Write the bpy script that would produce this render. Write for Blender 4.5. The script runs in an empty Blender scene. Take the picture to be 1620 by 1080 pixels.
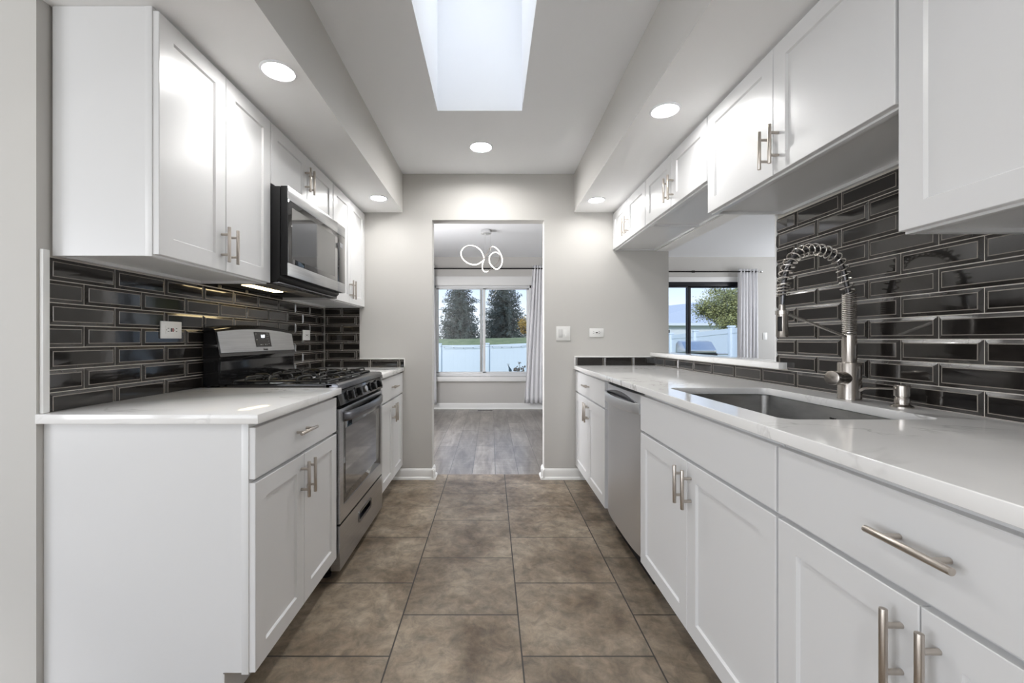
import bpy, bmesh, math, random
from mathutils import Vector, Matrix
random.seed(7)
SC = bpy.context.scene
COL = SC.collection
PI = math.pi
# ------------------------------------------------------------------ camera
F, VX, VY, CAMZ = 665.0, 777.5, 537.0, 1.115
cam_d = bpy.data.cameras.new('camera'); cam = bpy.data.objects.new('camera', cam_d); COL.objects.link(cam)
cam.location = (0, 0, CAMZ); cam.rotation_euler = (PI/2, 0, 0)
cam_d.sensor_fit = 'HORIZONTAL'; cam_d.sensor_width = 36.0; cam_d.lens = 36.0*F/1620
cam_d.shift_x = (810-VX)/1620; cam_d.shift_y = -(540-VY)/1620
cam_d.clip_start = 0.02; cam_d.clip_end = 300
SC.camera = cam
def W(x, y, D):
    """point at depth D seen at pixel x, y of the photograph (used to measure where things stand)"""
    return Vector(((x-VX)*D/F, D, CAMZ-(y-VY)*D/F))
# ------------------------------------------------------------------ render look
SC.view_settings.view_transform = 'Standard'; SC.view_settings.look = 'None'
SC.view_settings.gamma = 1.0; SC.view_settings.use_curve_mapping = False
SC.view_settings.exposure = 1.2
SC.cycles.use_denoising = True
SC.cycles.max_bounces = 10; SC.cycles.diffuse_bounces = 6; SC.cycles.glossy_bounces = 5
SC.cycles.transparent_max_bounces = 12; SC.cycles.sample_clamp_indirect = 6
SC.cycles.caustics_reflective = False; SC.cycles.caustics_refractive = False
# ------------------------------------------------------------------ sky
wd = bpy.data.worlds.new('sky'); SC.world = wd; wd.use_nodes = True
nt = wd.node_tree; nt.nodes.clear()
_o = nt.nodes.new('ShaderNodeOutputWorld'); _b = nt.nodes.new('ShaderNodeBackground')
_t = nt.nodes.new('ShaderNodeTexCoord'); _s = nt.nodes.new('ShaderNodeSeparateXYZ'); _r = nt.nodes.new('ShaderNodeValToRGB')
nt.links.new(_t.outputs['Generated'], _s.inputs[0]); nt.links.new(_s.outputs['Z'], _r.inputs[0])
nt.links.new(_r.outputs[0], _b.inputs[0]); nt.links.new(_b.outputs[0], _o.inputs[0])
cr = _r.color_ramp
cr.elements[0].position = 0.0; cr.elements[0].color = (0.88, 0.93, 1.0, 1)
cr.elements[1].position = 1.0; cr.elements[1].color = (0.30, 0.46, 0.80, 1)
for p, c in ((0.06, (0.80, 0.89, 1.0, 1)), (0.16, (0.46, 0.63, 0.96, 1)), (0.4, (0.50, 0.64, 0.92, 1))):
    e = cr.elements.new(p); e.color = c
_b.inputs[1].default_value = 0.63
# ------------------------------------------------------------------ sun, skylight and added fill lights
def sun(direction, energy, angle):
    d = bpy.data.lights.new('sun', 'SUN'); d.energy = energy; d.angle = angle
    o = bpy.data.objects.new('sun', d); COL.objects.link(o)
    o.rotation_euler = Vector(direction).to_track_quat('-Z', 'Y').to_euler(); o.location = (3, -9, 7)
sun((0.65, 1.0, -0.6), 1.15, 0.2)
def area(name, loc, direction, sx, sy, power, color=(1, 1, 1), spread=180):
    d = bpy.data.lights.new(name, 'AREA'); d.shape = 'RECTANGLE'; d.size = sx; d.size_y = sy; d.energy = power; d.color = color; d.spread = math.radians(spread)
    o = bpy.data.objects.new(name, d); COL.objects.link(o)
    o.location = loc; o.rotation_euler = Vector(direction).to_track_quat('-Z', 'Y').to_euler()
    return o
area('daylight_skylight', (-0.068, 1.75, 3.62), (0, 0, -1), 0.7, 1.5, 4.6, (1.0, 0.985, 0.96), 90)      # above the skylight
area('added_fill_rear', (-2.3, -3.5, 1.2), (0.12, 1, 0.30), 2.5, 1.7, 30, (0.985, 0.99, 1.0))   # added fill light behind the camera, outside an unseen added window
area('added_fill_east', (5.80, 5.35, 1.4), (-1, -0.2, 0.1), 1.6, 1.6, 24, (0.97, 0.985, 1.0))      # added fill light outside an unseen opening in the east wall
area('added_fill_west', (-2.0, 4.2, 1.4), (1, 0.1, 0), 1.3, 1.5, 38, (1.0, 0.985, 1.0))       # added fill light outside an unseen opening west of the dining room
area('added_fill_living', (-4.1, -1.5, 1.3), (1, 0.0, 0.05), 2.6, 1.7, 34, (0.985, 0.99, 1.0))  # added fill light outside an unseen opening in the living area wall
# ------------------------------------------------------------------ materials
def mat(name, color, rough=0.5, metal=0.0, spec=0.5, coat=0.0, emit=None, estr=0.0, bump=None, aniso=0.0):
    m = bpy.data.materials.new(name); m.use_nodes = True
    b = m.node_tree.nodes['Principled BSDF']
    b.inputs['Base Color'].default_value = (*color, 1); b.inputs['Roughness'].default_value = rough
    b.inputs['Metallic'].default_value = metal; b.inputs['Specular IOR Level'].default_value = spec
    b.inputs['Coat Weight'].default_value = coat; b.inputs['Coat Roughness'].default_value = 0.04
    b.inputs['Anisotropic'].default_value = aniso
    if emit: b.inputs['Emission Color'].default_value = (*emit, 1); b.inputs['Emission Strength'].default_value = estr
    if bump: add_bump(m, *bump)
    return m
def N(m, t, **kw):
    n = m.node_tree.nodes.new(t)
    for k, v in kw.items(): setattr(n, k, v)
    return n
def L(m, a, b): m.node_tree.links.new(a, b)
def bsdf(m): return m.node_tree.nodes['Principled BSDF']
def coords(m, scale=(1, 1, 1), rot=(0, 0, 0), loc=(0, 0, 0), kind='Object'):
    t = N(m, 'ShaderNodeTexCoord'); mp = N(m, 'ShaderNodeMapping')
    mp.inputs['Scale'].default_value = scale; mp.inputs['Rotation'].default_value = rot; mp.inputs['Location'].default_value = loc
    L(m, t.outputs[kind], mp.inputs[0]); return mp.outputs[0]
def noise(m, vec, scale, detail=3, rough=0.55, dist=0.0):
    n = N(m, 'ShaderNodeTexNoise'); n.inputs['Scale'].default_value = scale; n.inputs['Detail'].default_value = detail
    n.inputs['Roughness'].default_value = rough; n.inputs['Distortion'].default_value = dist
    L(m, vec, n.inputs['Vector']); return n.outputs['Fac']
def ramp(m, fac, stops):
    r = N(m, 'ShaderNodeValToRGB'); e = r.color_ramp.elements
    e[0].position, e[0].color = stops[0][0], (*stops[0][1], 1); e[1].position, e[1].color = stops[-1][0], (*stops[-1][1], 1)
    for p, c in stops[1:-1]:
        x = e.new(p); x.color = (*c, 1)
    L(m, fac, r.inputs[0]); return r.outputs[0]
def mix(m, fac, a, b, mode='MIX'):
    x = N(m, 'ShaderNodeMix', data_type='RGBA', blend_type=mode)
    for s, v in ((0, fac), (6, a), (7, b)):
        if hasattr(v, 'is_linked') or hasattr(v, 'links'): L(m, v, x.inputs[s])
        else: x.inputs[s].default_value = v if not isinstance(v, tuple) else (*v, 1)
    return x.outputs[2]
def add_bump(m, scale, strength, dist=0.002, stretch=(1, 1, 1), detail=3):
    f = noise(m, coords(m, stretch), scale, detail)
    bump_from(m, f, strength, dist)
def bump_from(m, f, strength, dist=0.002):
    b = N(m, 'ShaderNodeBump'); b.inputs['Strength'].default_value = strength; b.inputs['Distance'].default_value = dist
    L(m, f, b.inputs['Height']); L(m, b.outputs[0], bsdf(m).inputs['Normal'])
def tint(m, scale, c0, c1, stretch=(1, 1, 1), detail=4, lo=0.3, hi=0.7):
    f = noise(m, coords(m, stretch), scale, detail); c = ramp(m, f, [(lo, c0), (hi, c1)]); L(m, c, bsdf(m).inputs['Base Color']); return f
M = {}
M['wall'] = mat('wall_paint', (0.56, 0.548, 0.525), 0.75, bump=(160, 0.06, 0.002))
M['ceil'] = mat('ceiling_paint', (0.90, 0.915, 0.94), 0.85, bump=(120, 0.05, 0.002))
M['soffit'] = mat('soffit_paint', (0.90, 0.90, 0.90), 0.8, bump=(120, 0.05, 0.002))
M['cab'] = mat('cabinet_paint', (0.70, 0.702, 0.706), 0.30, spec=0.45, bump=(9, 0.03, 0.002, (6, 6, 0.4)))
M['cabin'] = mat('cabinet_side', (0.70, 0.70, 0.70), 0.5, spec=0.35)
M['trim'] = mat('white_trim', (0.82, 0.82, 0.81), 0.4)
M['plate'] = mat('white_plastic', (0.80, 0.80, 0.785), 0.35)
M['plate2'] = mat('grey_plastic', (0.62, 0.62, 0.61), 0.35)
M['slot'] = mat('dark_slot', (0.04, 0.035, 0.035), 0.5)
M['redbtn'] = mat('red_button', (0.30, 0.05, 0.05), 0.4)
M['nickel'] = mat('brushed_nickel', (0.55, 0.50, 0.45), 0.30, 1.0, bump=(60, 0.05, 0.001, (1, 1, 30)))
M['nickel_dark'] = mat('faucet_nickel', (0.48, 0.445, 0.41), 0.27, 1.0)
M['spring'] = mat('spring_nickel', (0.66, 0.63, 0.59), 0.25, 1.0)
M['chrome'] = mat('chrome', (0.75, 0.75, 0.75), 0.12, 1.0)
M['steel'] = mat('stainless_steel', (0.56, 0.565, 0.575), 0.28, 1.0, aniso=0.5)
f_ = noise(M['steel'], coords(M['steel'], (2, 2, 90)), 3.0, 4)
L(M['steel'], ramp(M['steel'], f_, [(0.3, (0.50, 0.505, 0.515)), (0.7, (0.62, 0.625, 0.635))]), bsdf(M['steel']).inputs['Base Color'])
M['dw'] = mat('dishwasher_steel', (0.74, 0.75, 0.77), 0.42, 1.0)
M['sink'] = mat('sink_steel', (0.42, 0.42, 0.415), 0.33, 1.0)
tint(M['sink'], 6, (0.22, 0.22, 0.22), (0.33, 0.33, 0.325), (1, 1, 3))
M['darksteel'] = mat('dark_stainless', (0.16, 0.16, 0.17), 0.25, 1.0)
M['blackgloss'] = mat('black_enamel', (0.010, 0.010, 0.011), 0.12, spec=0.5)
M['black'] = mat('black_plastic', (0.010, 0.010, 0.011), 0.45, spec=0.25)
M['iron'] = mat('cast_iron', (0.012, 0.012, 0.012), 0.35)
M['dark'] = mat('dark_void', (0.01, 0.01, 0.01), 0.8)
M['glassblk'] = mat('black_glass', (0.012, 0.012, 0.013), 0.03, spec=0.8, coat=0.6)
M['glasswin'] = mat('oven_window_glass', (0.028, 0.029, 0.031), 0.05, spec=1.0, coat=1.0)
M['display'] = mat('display', (0.012, 0.012, 0.014), 0.08)
M['glow'] = mat('display_glow', (0.6, 0.7, 0.9), 0.5, emit=(0.75, 0.85, 1.0), estr=1.6)
M['ink'] = mat('dark_ink', (0.05, 0.05, 0.05), 0.5)
M['icon'] = mat('panel_icons', (0.35, 0.36, 0.38), 0.5)
M['bulb'] = mat('lamp_diffuser', (1, 1, 1), 0.5, emit=(1.0, 0.985, 0.96), estr=25.0)
M['hoodlamp'] = mat('hood_lamp', (1, 0.9, 0.7), 0.5, emit=(1.0, 0.78, 0.42), estr=5.0)
M['led'] = mat('chandelier_led', (1, 1, 1), 0.5, emit=(1.0, 0.93, 0.82), estr=2.2)
M['filter'] = mat('hood_filter', (0.30, 0.27, 0.24), 0.4, 0.9, bump=(220, 0.5, 0.003))
# quartz
q = M['quartz'] = mat('white_quartz', (0.82, 0.815, 0.805), 0.10, spec=0.5)
v0 = coords(q, (1, 1, 1))
n1 = noise(q, v0, 1.6, 5, 0.6, 1.2)
vein = ramp(q, n1, [(0.0, (0, 0, 0)), (0.485, (0, 0, 0)), (0.500, (1, 1, 1)), (0.515, (0, 0, 0)), (1, (0, 0, 0))])
n2 = noise(q, coords(q, (1, 1, 1), loc=(3, 7, 1)), 2.3, 3)
msk = ramp(q, n2, [(0.46, (0, 0, 0)), (0.62, (0.75, 0.75, 0.75))])
vm = N(q, 'ShaderNodeMath', operation='MULTIPLY'); L(q, vein, vm.inputs[0]); L(q, msk, vm.inputs[1])
n3 = noise(q, v0, 3.2, 4)
base = ramp(q, n3, [(0.35, (0.86, 0.855, 0.845)), (0.75, (0.81, 0.805, 0.795))])
L(q, mix(q, vm.outputs[0], base, (0.42, 0.41, 0.395)), bsdf(q).inputs['Base Color'])
# glazed black tile
def glaze(name, c0, c1, rough):
    m = mat(name, c0, rough, spec=0.55, coat=0.25)
    f = noise(m, coords(m), 9, 4); L(m, ramp(m, f, [(0.3, c0), (0.75, c1)]), bsdf(m).inputs['Base Color'])
    bump_from(m, noise(m, coords(m), 16, 2), 0.10, 0.002); return m
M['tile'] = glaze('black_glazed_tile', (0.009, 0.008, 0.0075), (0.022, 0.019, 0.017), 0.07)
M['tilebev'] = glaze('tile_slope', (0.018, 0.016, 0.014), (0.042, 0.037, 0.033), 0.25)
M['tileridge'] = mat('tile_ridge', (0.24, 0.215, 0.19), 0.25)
M['grout'] = mat('grout', (0.60, 0.56, 0.51), 0.9)
# stone look floor tile
ft = M['floor'] = mat('stone_floor_tile', (0.2, 0.17, 0.13), 0.42, spec=0.4)
PX, PY = 0.466, 0.4455
tc = N(ft, 'ShaderNodeTexCoord'); sx = N(ft, 'ShaderNodeSeparateXYZ'); L(ft, tc.outputs['Object'], sx.inputs[0])
cx = N(ft, 'ShaderNodeCombineXYZ')
a1 = N(ft, 'ShaderNodeMath', operation='ADD'); a1.inputs[1].default_value = 0.3585 + 20*PX; L(ft, sx.outputs['X'], a1.inputs[0])
a2 = N(ft, 'ShaderNodeMath', operation='ADD'); a2.inputs[1].default_value = -3.040 + 40*PY - 0.5*PY; L(ft, sx.outputs['Y'], a2.inputs[0])
L(ft, a2.outputs[0], cx.inputs['X']); L(ft, a1.outputs[0], cx.inputs['Y'])
br = N(ft, 'ShaderNodeTexBrick'); br.offset = 0.5; br.offset_frequency = 2; br.squash = 1.0
br.inputs['Scale'].default_value = 1.0; br.inputs['Brick Width'].default_value = PY; br.inputs['Row Height'].default_value = PX
br.inputs['Mortar Size'].default_value = 0.0032; br.inputs['Mortar Smooth'].default_value = 0.3; br.inputs['Bias'].default_value = 0.0
br.inputs['Color1'].default_value = (0.85, 0.85, 0.85, 1); br.inputs['Color2'].default_value = (1.12, 1.12, 1.12, 1); br.inputs['Mortar'].default_value = (0.5, 0.5, 0.5, 1)
L(ft, cx.outputs[0], br.inputs['Vector'])
nA = noise(ft, coords(ft), 3.6, 6, 0.62, 0.4); nB = noise(ft, coords(ft, loc=(5, 2, 0)), 17, 8, 0.72, 0.5)
cA = ramp(ft, nA, [(0.30, (0.095, 0.068, 0.044)), (0.48, (0.200, 0.160, 0.119)), (0.68, (0.315, 0.265, 0.208))])
cB = ramp(ft, nB, [(0.32, (0.56, 0.57, 0.57)), (0.68, (1.34, 1.30, 1.25))])
c1_ = mix(ft, 1.0, cA, cB, 'MULTIPLY'); c2_ = mix(ft, 1.0, c1_, br.outputs['Color'], 'MULTIPLY')
L(ft, mix(ft, br.outputs['Fac'], c2_, (0.035, 0.030, 0.026)), bsdf(ft).inputs['Base Color'])
hs = N(ft, 'ShaderNodeMath', operation='SUBTRACT'); L(ft, nB, hs.inputs[0]); L(ft, br.outputs['Fac'], hs.inputs[1]); bump_from(ft, hs.outputs[0], 0.35, 0.003)
# grey plank floor
pf = M['plank'] = mat('grey_plank_floor', (0.3, 0.29, 0.27), 0.30, spec=0.5)
tc = N(pf, 'ShaderNodeTexCoord'); sx = N(pf, 'ShaderNodeSeparateXYZ'); L(pf, tc.outputs['Object'], sx.inputs[0]); cx = N(pf, 'ShaderNodeCombineXYZ')
a1 = N(pf, 'ShaderNodeMath', operation='ADD'); a1.inputs[1].default_value = -0.0315 + 40*0.192; L(pf, sx.outputs['X'], a1.inputs[0])
a2 = N(pf, 'ShaderNodeMath', operation='ADD'); a2.inputs[1].default_value = 20; L(pf, sx.outputs['Y'], a2.inputs[0])
L(pf, a2.outputs[0], cx.inputs['X']); L(pf, a1.outputs[0], cx.inputs['Y'])
br = N(pf, 'ShaderNodeTexBrick'); br.offset = 0.37; br.offset_frequency = 2
br.inputs['Scale'].default_value = 1.0; br.inputs['Brick Width'].default_value = 1.22; br.inputs['Row Height'].default_value = 0.192
br.inputs['Mortar Size'].default_value = 0.0022; br.inputs['Color1'].default_value = (0.80, 0.80, 0.80, 1); br.inputs['Color2'].default_value = (1.15, 1.15, 1.15, 1); br.inputs['Mortar'].default_value = (0.4, 0.4, 0.4, 1)
L(pf, cx.outputs[0], br.inputs['Vector'])
nA = noise(pf, coords(pf, (5, 0.9, 1)), 2.5, 6, 0.65, 0.6); nB = noise(pf, coords(pf, (3, 30, 1)), 1.5, 4)
cA = ramp(pf, nA, [(0.28, (0.13, 0.112, 0.094)), (0.55, (0.25, 0.225, 0.197)), (0.75, (0.36, 0.335, 0.30))])
cB = ramp(pf, nB, [(0.35, (0.85, 0.85, 0.85)), (0.65, (1.1, 1.1, 1.1))])
c2_ = mix(pf, 1.0, mix(pf, 1.0, cA, cB, 'MULTIPLY'), br.outputs['Color'], 'MULTIPLY')
L(pf, mix(pf, br.outputs['Fac'], c2_, (0.06, 0.055, 0.05)), bsdf(pf).inputs['Base Color'])
bump_from(pf, nB, 0.12, 0.002)
# window glass: clear with fresnel reflections
def glass(name, tintc):
    m = bpy.data.materials.new(name); m.use_nodes = True; t = m.node_tree; t.nodes.clear()
    o = t.nodes.new('ShaderNodeOutputMaterial'); mx = t.nodes.new('ShaderNodeMixShader'); tr = t.nodes.new('ShaderNodeBsdfTransparent')
    gl = t.nodes.new('ShaderNodeBsdfGlossy'); fr = t.nodes.new('ShaderNodeFresnel')
    fr.inputs[0].default_value = 1.5; gl.inputs['Roughness'].default_value = 0.01; tr.inputs[0].default_value = (*tintc, 1)
    t.links.new(fr.outputs[0], mx.inputs[0]); t.links.new(tr.outputs[0], mx.inputs[1]); t.links.new(gl.outputs[0], mx.inputs[2]); t.links.new(mx.outputs[0], o.inputs[0])
    return m
M['glass'] = glass('window_glass', (0.97, 0.98, 0.98))
M['vinyl'] = mat('white_vinyl', (0.78, 0.79, 0.80), 0.35)
M['blackframe'] = mat('black_aluminium', (0.012, 0.013, 0.018), 0.35)
M['rod'] = mat('rod_black', (0.012, 0.011, 0.011), 0.35, 0.6)
cu = M['curtain'] = mat('grey_curtain', (0.74, 0.74, 0.76), 0.8, spec=0.2)
bump_from(cu, noise(cu, coords(cu, (1, 1, 0.35)), 28, 3, 0.6, 1.0), 0.6, 0.01)
M['fence'] = mat('vinyl_fence', (0.66, 0.73, 0.80), 0.5)
M['grass'] = mat('lawn', (0.1, 0.14, 0.05), 0.9); tint(M['grass'], 2.2, (0.14, 0.18, 0.075), (0.26, 0.29, 0.14), detail=8)
M['concrete'] = mat('patio_concrete', (0.5, 0.5, 0.48), 0.9)
M['needle'] = mat('spruce_needles', (0.04, 0.055, 0.045), 0.8); tint(M['needle'], 1.5, (0.05, 0.066, 0.062), (0.115, 0.14, 0.125))
M['bark'] = mat('bark', (0.07, 0.055, 0.04), 0.9)
M['leaf'] = mat('green_leaves', (0.16, 0.18, 0.05), 0.7); tint(M['leaf'], 2.5, (0.15, 0.17, 0.055), (0.36, 0.36, 0.14))
M['leaf2'] = mat('yellow_leaves', (0.35, 0.22, 0.04), 0.7); tint(M['leaf2'], 3, (0.20, 0.15, 0.03), (0.50, 0.30, 0.05))
M['dry'] = mat('dried_flowers', (0.36, 0.27, 0.20), 0.9)
M['bluebird'] = mat('blue_glaze', (0.10, 0.17, 0.20), 0.4)
M['roof'] = mat('grey_shingles', (0.30, 0.34, 0.40), 0.9); tint(M['roof'], 14, (0.44, 0.48, 0.54), (0.54, 0.58, 0.64))
M['siding'] = mat('white_siding', (0.70, 0.74, 0.78), 0.8)
M['pole'] = mat('weathered_wood', (0.09, 0.08, 0.075), 0.9)
# ------------------------------------------------------------------ mesh helpers
class G:
    def __init__(self): self.bm = bmesh.new()
    def quad(self, pts, mi=0):
        try:
            f = self.bm.faces.new([self.bm.verts.new(p) for p in pts]); f.material_index = mi; return f
        except ValueError: return None
    def box(self, x0, x1, y0, y1, z0, z1, mi=0, bev=0.0, seg=2):
        x0, x1 = sorted((x0, x1)); y0, y1 = sorted((y0, y1)); z0, z1 = sorted((z0, z1))
        v = [self.bm.verts.new(p) for p in ((x0,y0,z0),(x1,y0,z0),(x1,y1,z0),(x0,y1,z0),(x0,y0,z1),(x1,y0,z1),(x1,y1,z1),(x0,y1,z1))]
        fs = [self.bm.faces.new([v[i] for i in q_]) for q_ in ((3,2,1,0),(4,5,6,7),(0,1,5,4),(1,2,6,5),(2,3,7,6),(3,0,4,7))]
        for f in fs: f.material_index = mi
        if bev > 0:
            es = list({e for f in fs for e in f.edges})
            bmesh.ops.bevel(self.bm, geom=es, offset=bev, segments=seg, affect='EDGES', profile=0.5, clamp_overlap=True)
        return fs
    def prism(self, pts, vec, mi=0, bev=0.0):
        vec = Vector(vec); a = [self.bm.verts.new(p) for p in pts]; b = [self.bm.verts.new(Vector(p)+vec) for p in pts]; n = len(pts)
        fs = [self.bm.faces.new(a), self.bm.faces.new(b[::-1])]
        for i in range(n): fs.append(self.bm.faces.new((a[i], b[i], b[(i+1) % n], a[(i+1) % n])))
        for f in fs: f.material_index = mi
        bmesh.ops.recalc_face_normals(self.bm, faces=fs)
        if bev > 0:
            bmesh.ops.bevel(self.bm, geom=list({e for f in fs for e in f.edges}), offset=bev, segments=2, affect='EDGES', profile=0.5, clamp_overlap=True)
        return fs
    def rings(self, rings, mi=0, caps=True, closed=False):
        vs = [[self.bm.verts.new(p) for p in r] for r in rings]; n = len(vs[0]); fs = []
        idx = range(len(vs)) if closed else range(len(vs)-1)
        for i in idx:
            a, b = vs[i], vs[(i+1) % len(vs)]
            for j in range(n):
                fs.append(self.bm.faces.new((a[j], a[(j+1) % n], b[(j+1) % n], b[j])))
        if caps and not closed:
            fs.append(self.bm.faces.new(vs[0][::-1])); fs.append(self.bm.faces.new(vs[-1]))
        for f in fs: f.material_index = mi
        bmesh.ops.recalc_face_normals(self.bm, faces=fs)
        return fs
    def cyl(self, p0, p1, r, n=20, mi=0, r1=None, bev=0.0):
        p0, p1 = Vector(p0), Vector(p1); d = (p1-p0); ln = d.length; d.normalize(); r1 = r if r1 is None else r1
        a = d.orthogonal().normalized(); b = d.cross(a)
        def ring(t, rr): return [p0+d*t+(a*math.cos(2*PI*i/n)+b*math.sin(2*PI*i/n))*rr for i in range(n)]
        if bev > 0: rs = [ring(0, r-bev), ring(bev*0.3, r-bev*0.3), ring(bev, r), ring(ln-bev, r1), ring(ln-bev*0.3, r1-bev*0.3), ring(ln, r1-bev)]
        else: rs = [ring(0, r), ring(ln, r1)]
        return self.rings(rs, mi)
    def lathe(self, c, prof, n=28, mi=0, axis=(0, 0, 1), caps=True):
        c = Vector(c); d = Vector(axis).normalized(); a = d.orthogonal().normalized(); b = d.cross(a)
        return self.rings([[c+d*z+(a*math.cos(2*PI*i/n)+b*math.sin(2*PI*i/n))*r for i in range(n)] for r, z in prof], mi, caps)
    def tube(self, pts, r, n=10, mi=0, closed=False, radii=None):
        pts = [Vector(p) for p in pts]; m = len(pts); rs = []; up = None
        for i, p in enumerate(pts):
            t = (pts[(i+1) % m]-pts[i-1]) if closed else (pts[min(i+1, m-1)]-pts[max(i-1, 0)])
            t.normalize()
            up = t.orthogonal().normalized() if up is None else (up-t*up.dot(t)).normalized()
            b = t.cross(up); rr = radii[i] if radii else r
            rs.append([p+(up*math.cos(2*PI*k/n)+b*math.sin(2*PI*k/n))*rr for k in range(n)])
        return self.rings(rs, mi, True, closed)
    def grid(self, fn, nu, nv, mi=0):
        vs = [[self.bm.verts.new(fn(i/nu, j/nv)) for j in range(nv+1)] for i in range(nu+1)]
        for i in range(nu):
            for j in range(nv):
                f = self.bm.faces.new((vs[i][j], vs[i+1][j], vs[i+1][j+1], vs[i][j+1])); f.material_index = mi
    def build(self, name, mats, parent=None, smooth=32, recalc=False):
        if recalc: bmesh.ops.recalc_face_normals(self.bm, faces=self.bm.faces[:])
        me = bpy.data.meshes.new(name); off = Vector((0, 0, 0))
        p = parent
        while p is not None: off += p.location; p = p.parent
        for v in self.bm.verts: v.co -= off
        self.bm.to_mesh(me); self.bm.free()
        for m in (mats if isinstance(mats, (list, tuple)) else [mats]): me.materials.append(m)
        if smooth:
            for pl in me.polygons: pl.use_smooth = True
            me.set_sharp_from_angle(angle=math.radians(smooth))
        o = bpy.data.objects.new(name, me); COL.objects.link(o)
        if parent is not None: o.parent = parent
        return o
def tag(o, label=None, cat=None, group=None, kind=None):
    for k, v in (('label', label), ('category', cat), ('group', group), ('kind', kind)):
        if v: o[k] = v
    return o
def thing(name, label, cat, loc=(0, 0, 0), group=None):
    o = bpy.data.objects.new(name, None); COL.objects.link(o); o.location = loc; o.empty_display_size = 0.05
    return tag(o, label, cat, group)
def struct(o): o['kind'] = 'structure'; return o
def copy_tree(o, parent=None):
    c = o.copy(); COL.objects.link(c); c.parent = parent
    for ch in list(o.children): copy_tree(ch, c)
    return c
def lettering(text, size, origin, xdir, ydir, m, parent, name='lettering', depth=0.0006):
    cu_ = bpy.data.curves.new(name, 'FONT'); cu_.body = text; cu_.size = size; cu_.align_x = 'CENTER'; cu_.align_y = 'CENTER'; cu_.extrude = depth
    t = bpy.data.objects.new(name, cu_); COL.objects.link(t); bpy.context.view_layer.update()
    me = bpy.data.meshes.new_from_object(t.evaluated_get(bpy.context.evaluated_depsgraph_get()))
    bpy.data.objects.remove(t); bpy.data.curves.remove(cu_)
    X, Y = Vector(xdir).normalized(), Vector(ydir).normalized(); Z = X.cross(Y); off = Vector((0, 0, 0)); p = parent
    while p is not None: off += p.location; p = p.parent
    for v in me.vertices: v.co = Vector(origin)+X*v.co.x+Y*v.co.y+Z*v.co.z-off
    me.materials.clear(); me.materials.append(m)
    o = bpy.data.objects.new(name, me); COL.objects.link(o); o.parent = parent
    return o
# ------------------------------------------------------------------ key planes
LW, RW = -1.340, 1.308           # tile faces of the two long walls
LWF, RWF = LW-0.008, RW+0.008    # wall faces behind the tile
RWO = RWF+0.104                  # other face of the wall on the pass-through side
YB, YB2 = 3.370, 3.480           # back wall
YF = 6.76                        # far exterior wall
ZC, ZS = 2.443, 2.134            # ceiling, soffit underside
SL, SR = -0.712, 0.661           # soffit edges
RJ = 1.931                       # end of the tiled right wall (start of the pass-through)
LC, RC = 0.894, 0.908            # counter tops
YR = -3.2
# ------------------------------------------------------------------ shell
g = G(); g.box(-3.8, RWO, YR, YB2, -0.06, 0.0); struct(g.build('floor', M['floor'], smooth=0))
g = G(); g.box(-1.75, 5.6, YB2+0.0005, YF+0.02, -0.06, 0.0); g.box(RWO+0.0005, 5.6, 0.2, YB2, -0.06, 0.0); struct(g.build('floor_dining', M['plank'], smooth=0))
SX0, SX1, SY0, SY1 = -0.313, 0.177, 1.22, 2.441
g = G()
for b in ((-3.8, SX0, YR, YB2), (SX1, RWO, YR, YB2), (SX0, SX1, YR, SY0), (SX0, SX1, SY1, YB2)): g.box(*b, ZC, ZC+0.14)
for b in ((SX0-0.05, SX0, SY0-0.05, SY1+0.05), (SX1, SX1+0.05, SY0-0.05, SY1+0.05), (SX0, SX1, SY0-0.05, SY0), (SX0, SX1, SY1, SY1+0.05)): g.box(*b, ZC+0.14, 3.40)
struct(g.build('ceiling', M['ceil'], smooth=0))
g = G(); g.box(-1.75, 5.6, YB2, YF+0.1, ZC, ZC+0.12); g.box(RWO, 5.6, 0.2, YB2, ZC, ZC+0.12); struct(g.build('ceiling_dining', M['ceil'], smooth=0))
sk = G()
for b in ((SX0-0.05, SX1+0.05, SY0-0.05, SY0), (SX0-0.05, SX1+0.05, SY1, SY1+0.05), (SX0-0.05, SX0, SY0, SY1), (SX1, SX1+0.05, SY0, SY1)): sk.box(*b, 3.40, 3.46)
skw = struct(sk.build('window_3', M['vinyl'], smooth=0))
g = G(); g.box(SX0, SX1, SY0, SY1, 3.42, 3.428); g.build('glass', M['glass'], skw, smooth=0)
# soffits: box beams over the cabinets
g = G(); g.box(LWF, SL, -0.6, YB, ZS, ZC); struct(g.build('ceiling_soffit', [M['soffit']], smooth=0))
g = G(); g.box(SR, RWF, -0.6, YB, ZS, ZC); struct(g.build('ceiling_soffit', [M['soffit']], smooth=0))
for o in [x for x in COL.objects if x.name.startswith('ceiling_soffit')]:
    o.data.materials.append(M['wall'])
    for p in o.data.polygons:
        if abs(p.normal.x) > 0.5 or abs(p.normal.y) > 0.5: p.material_index = 1
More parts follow.
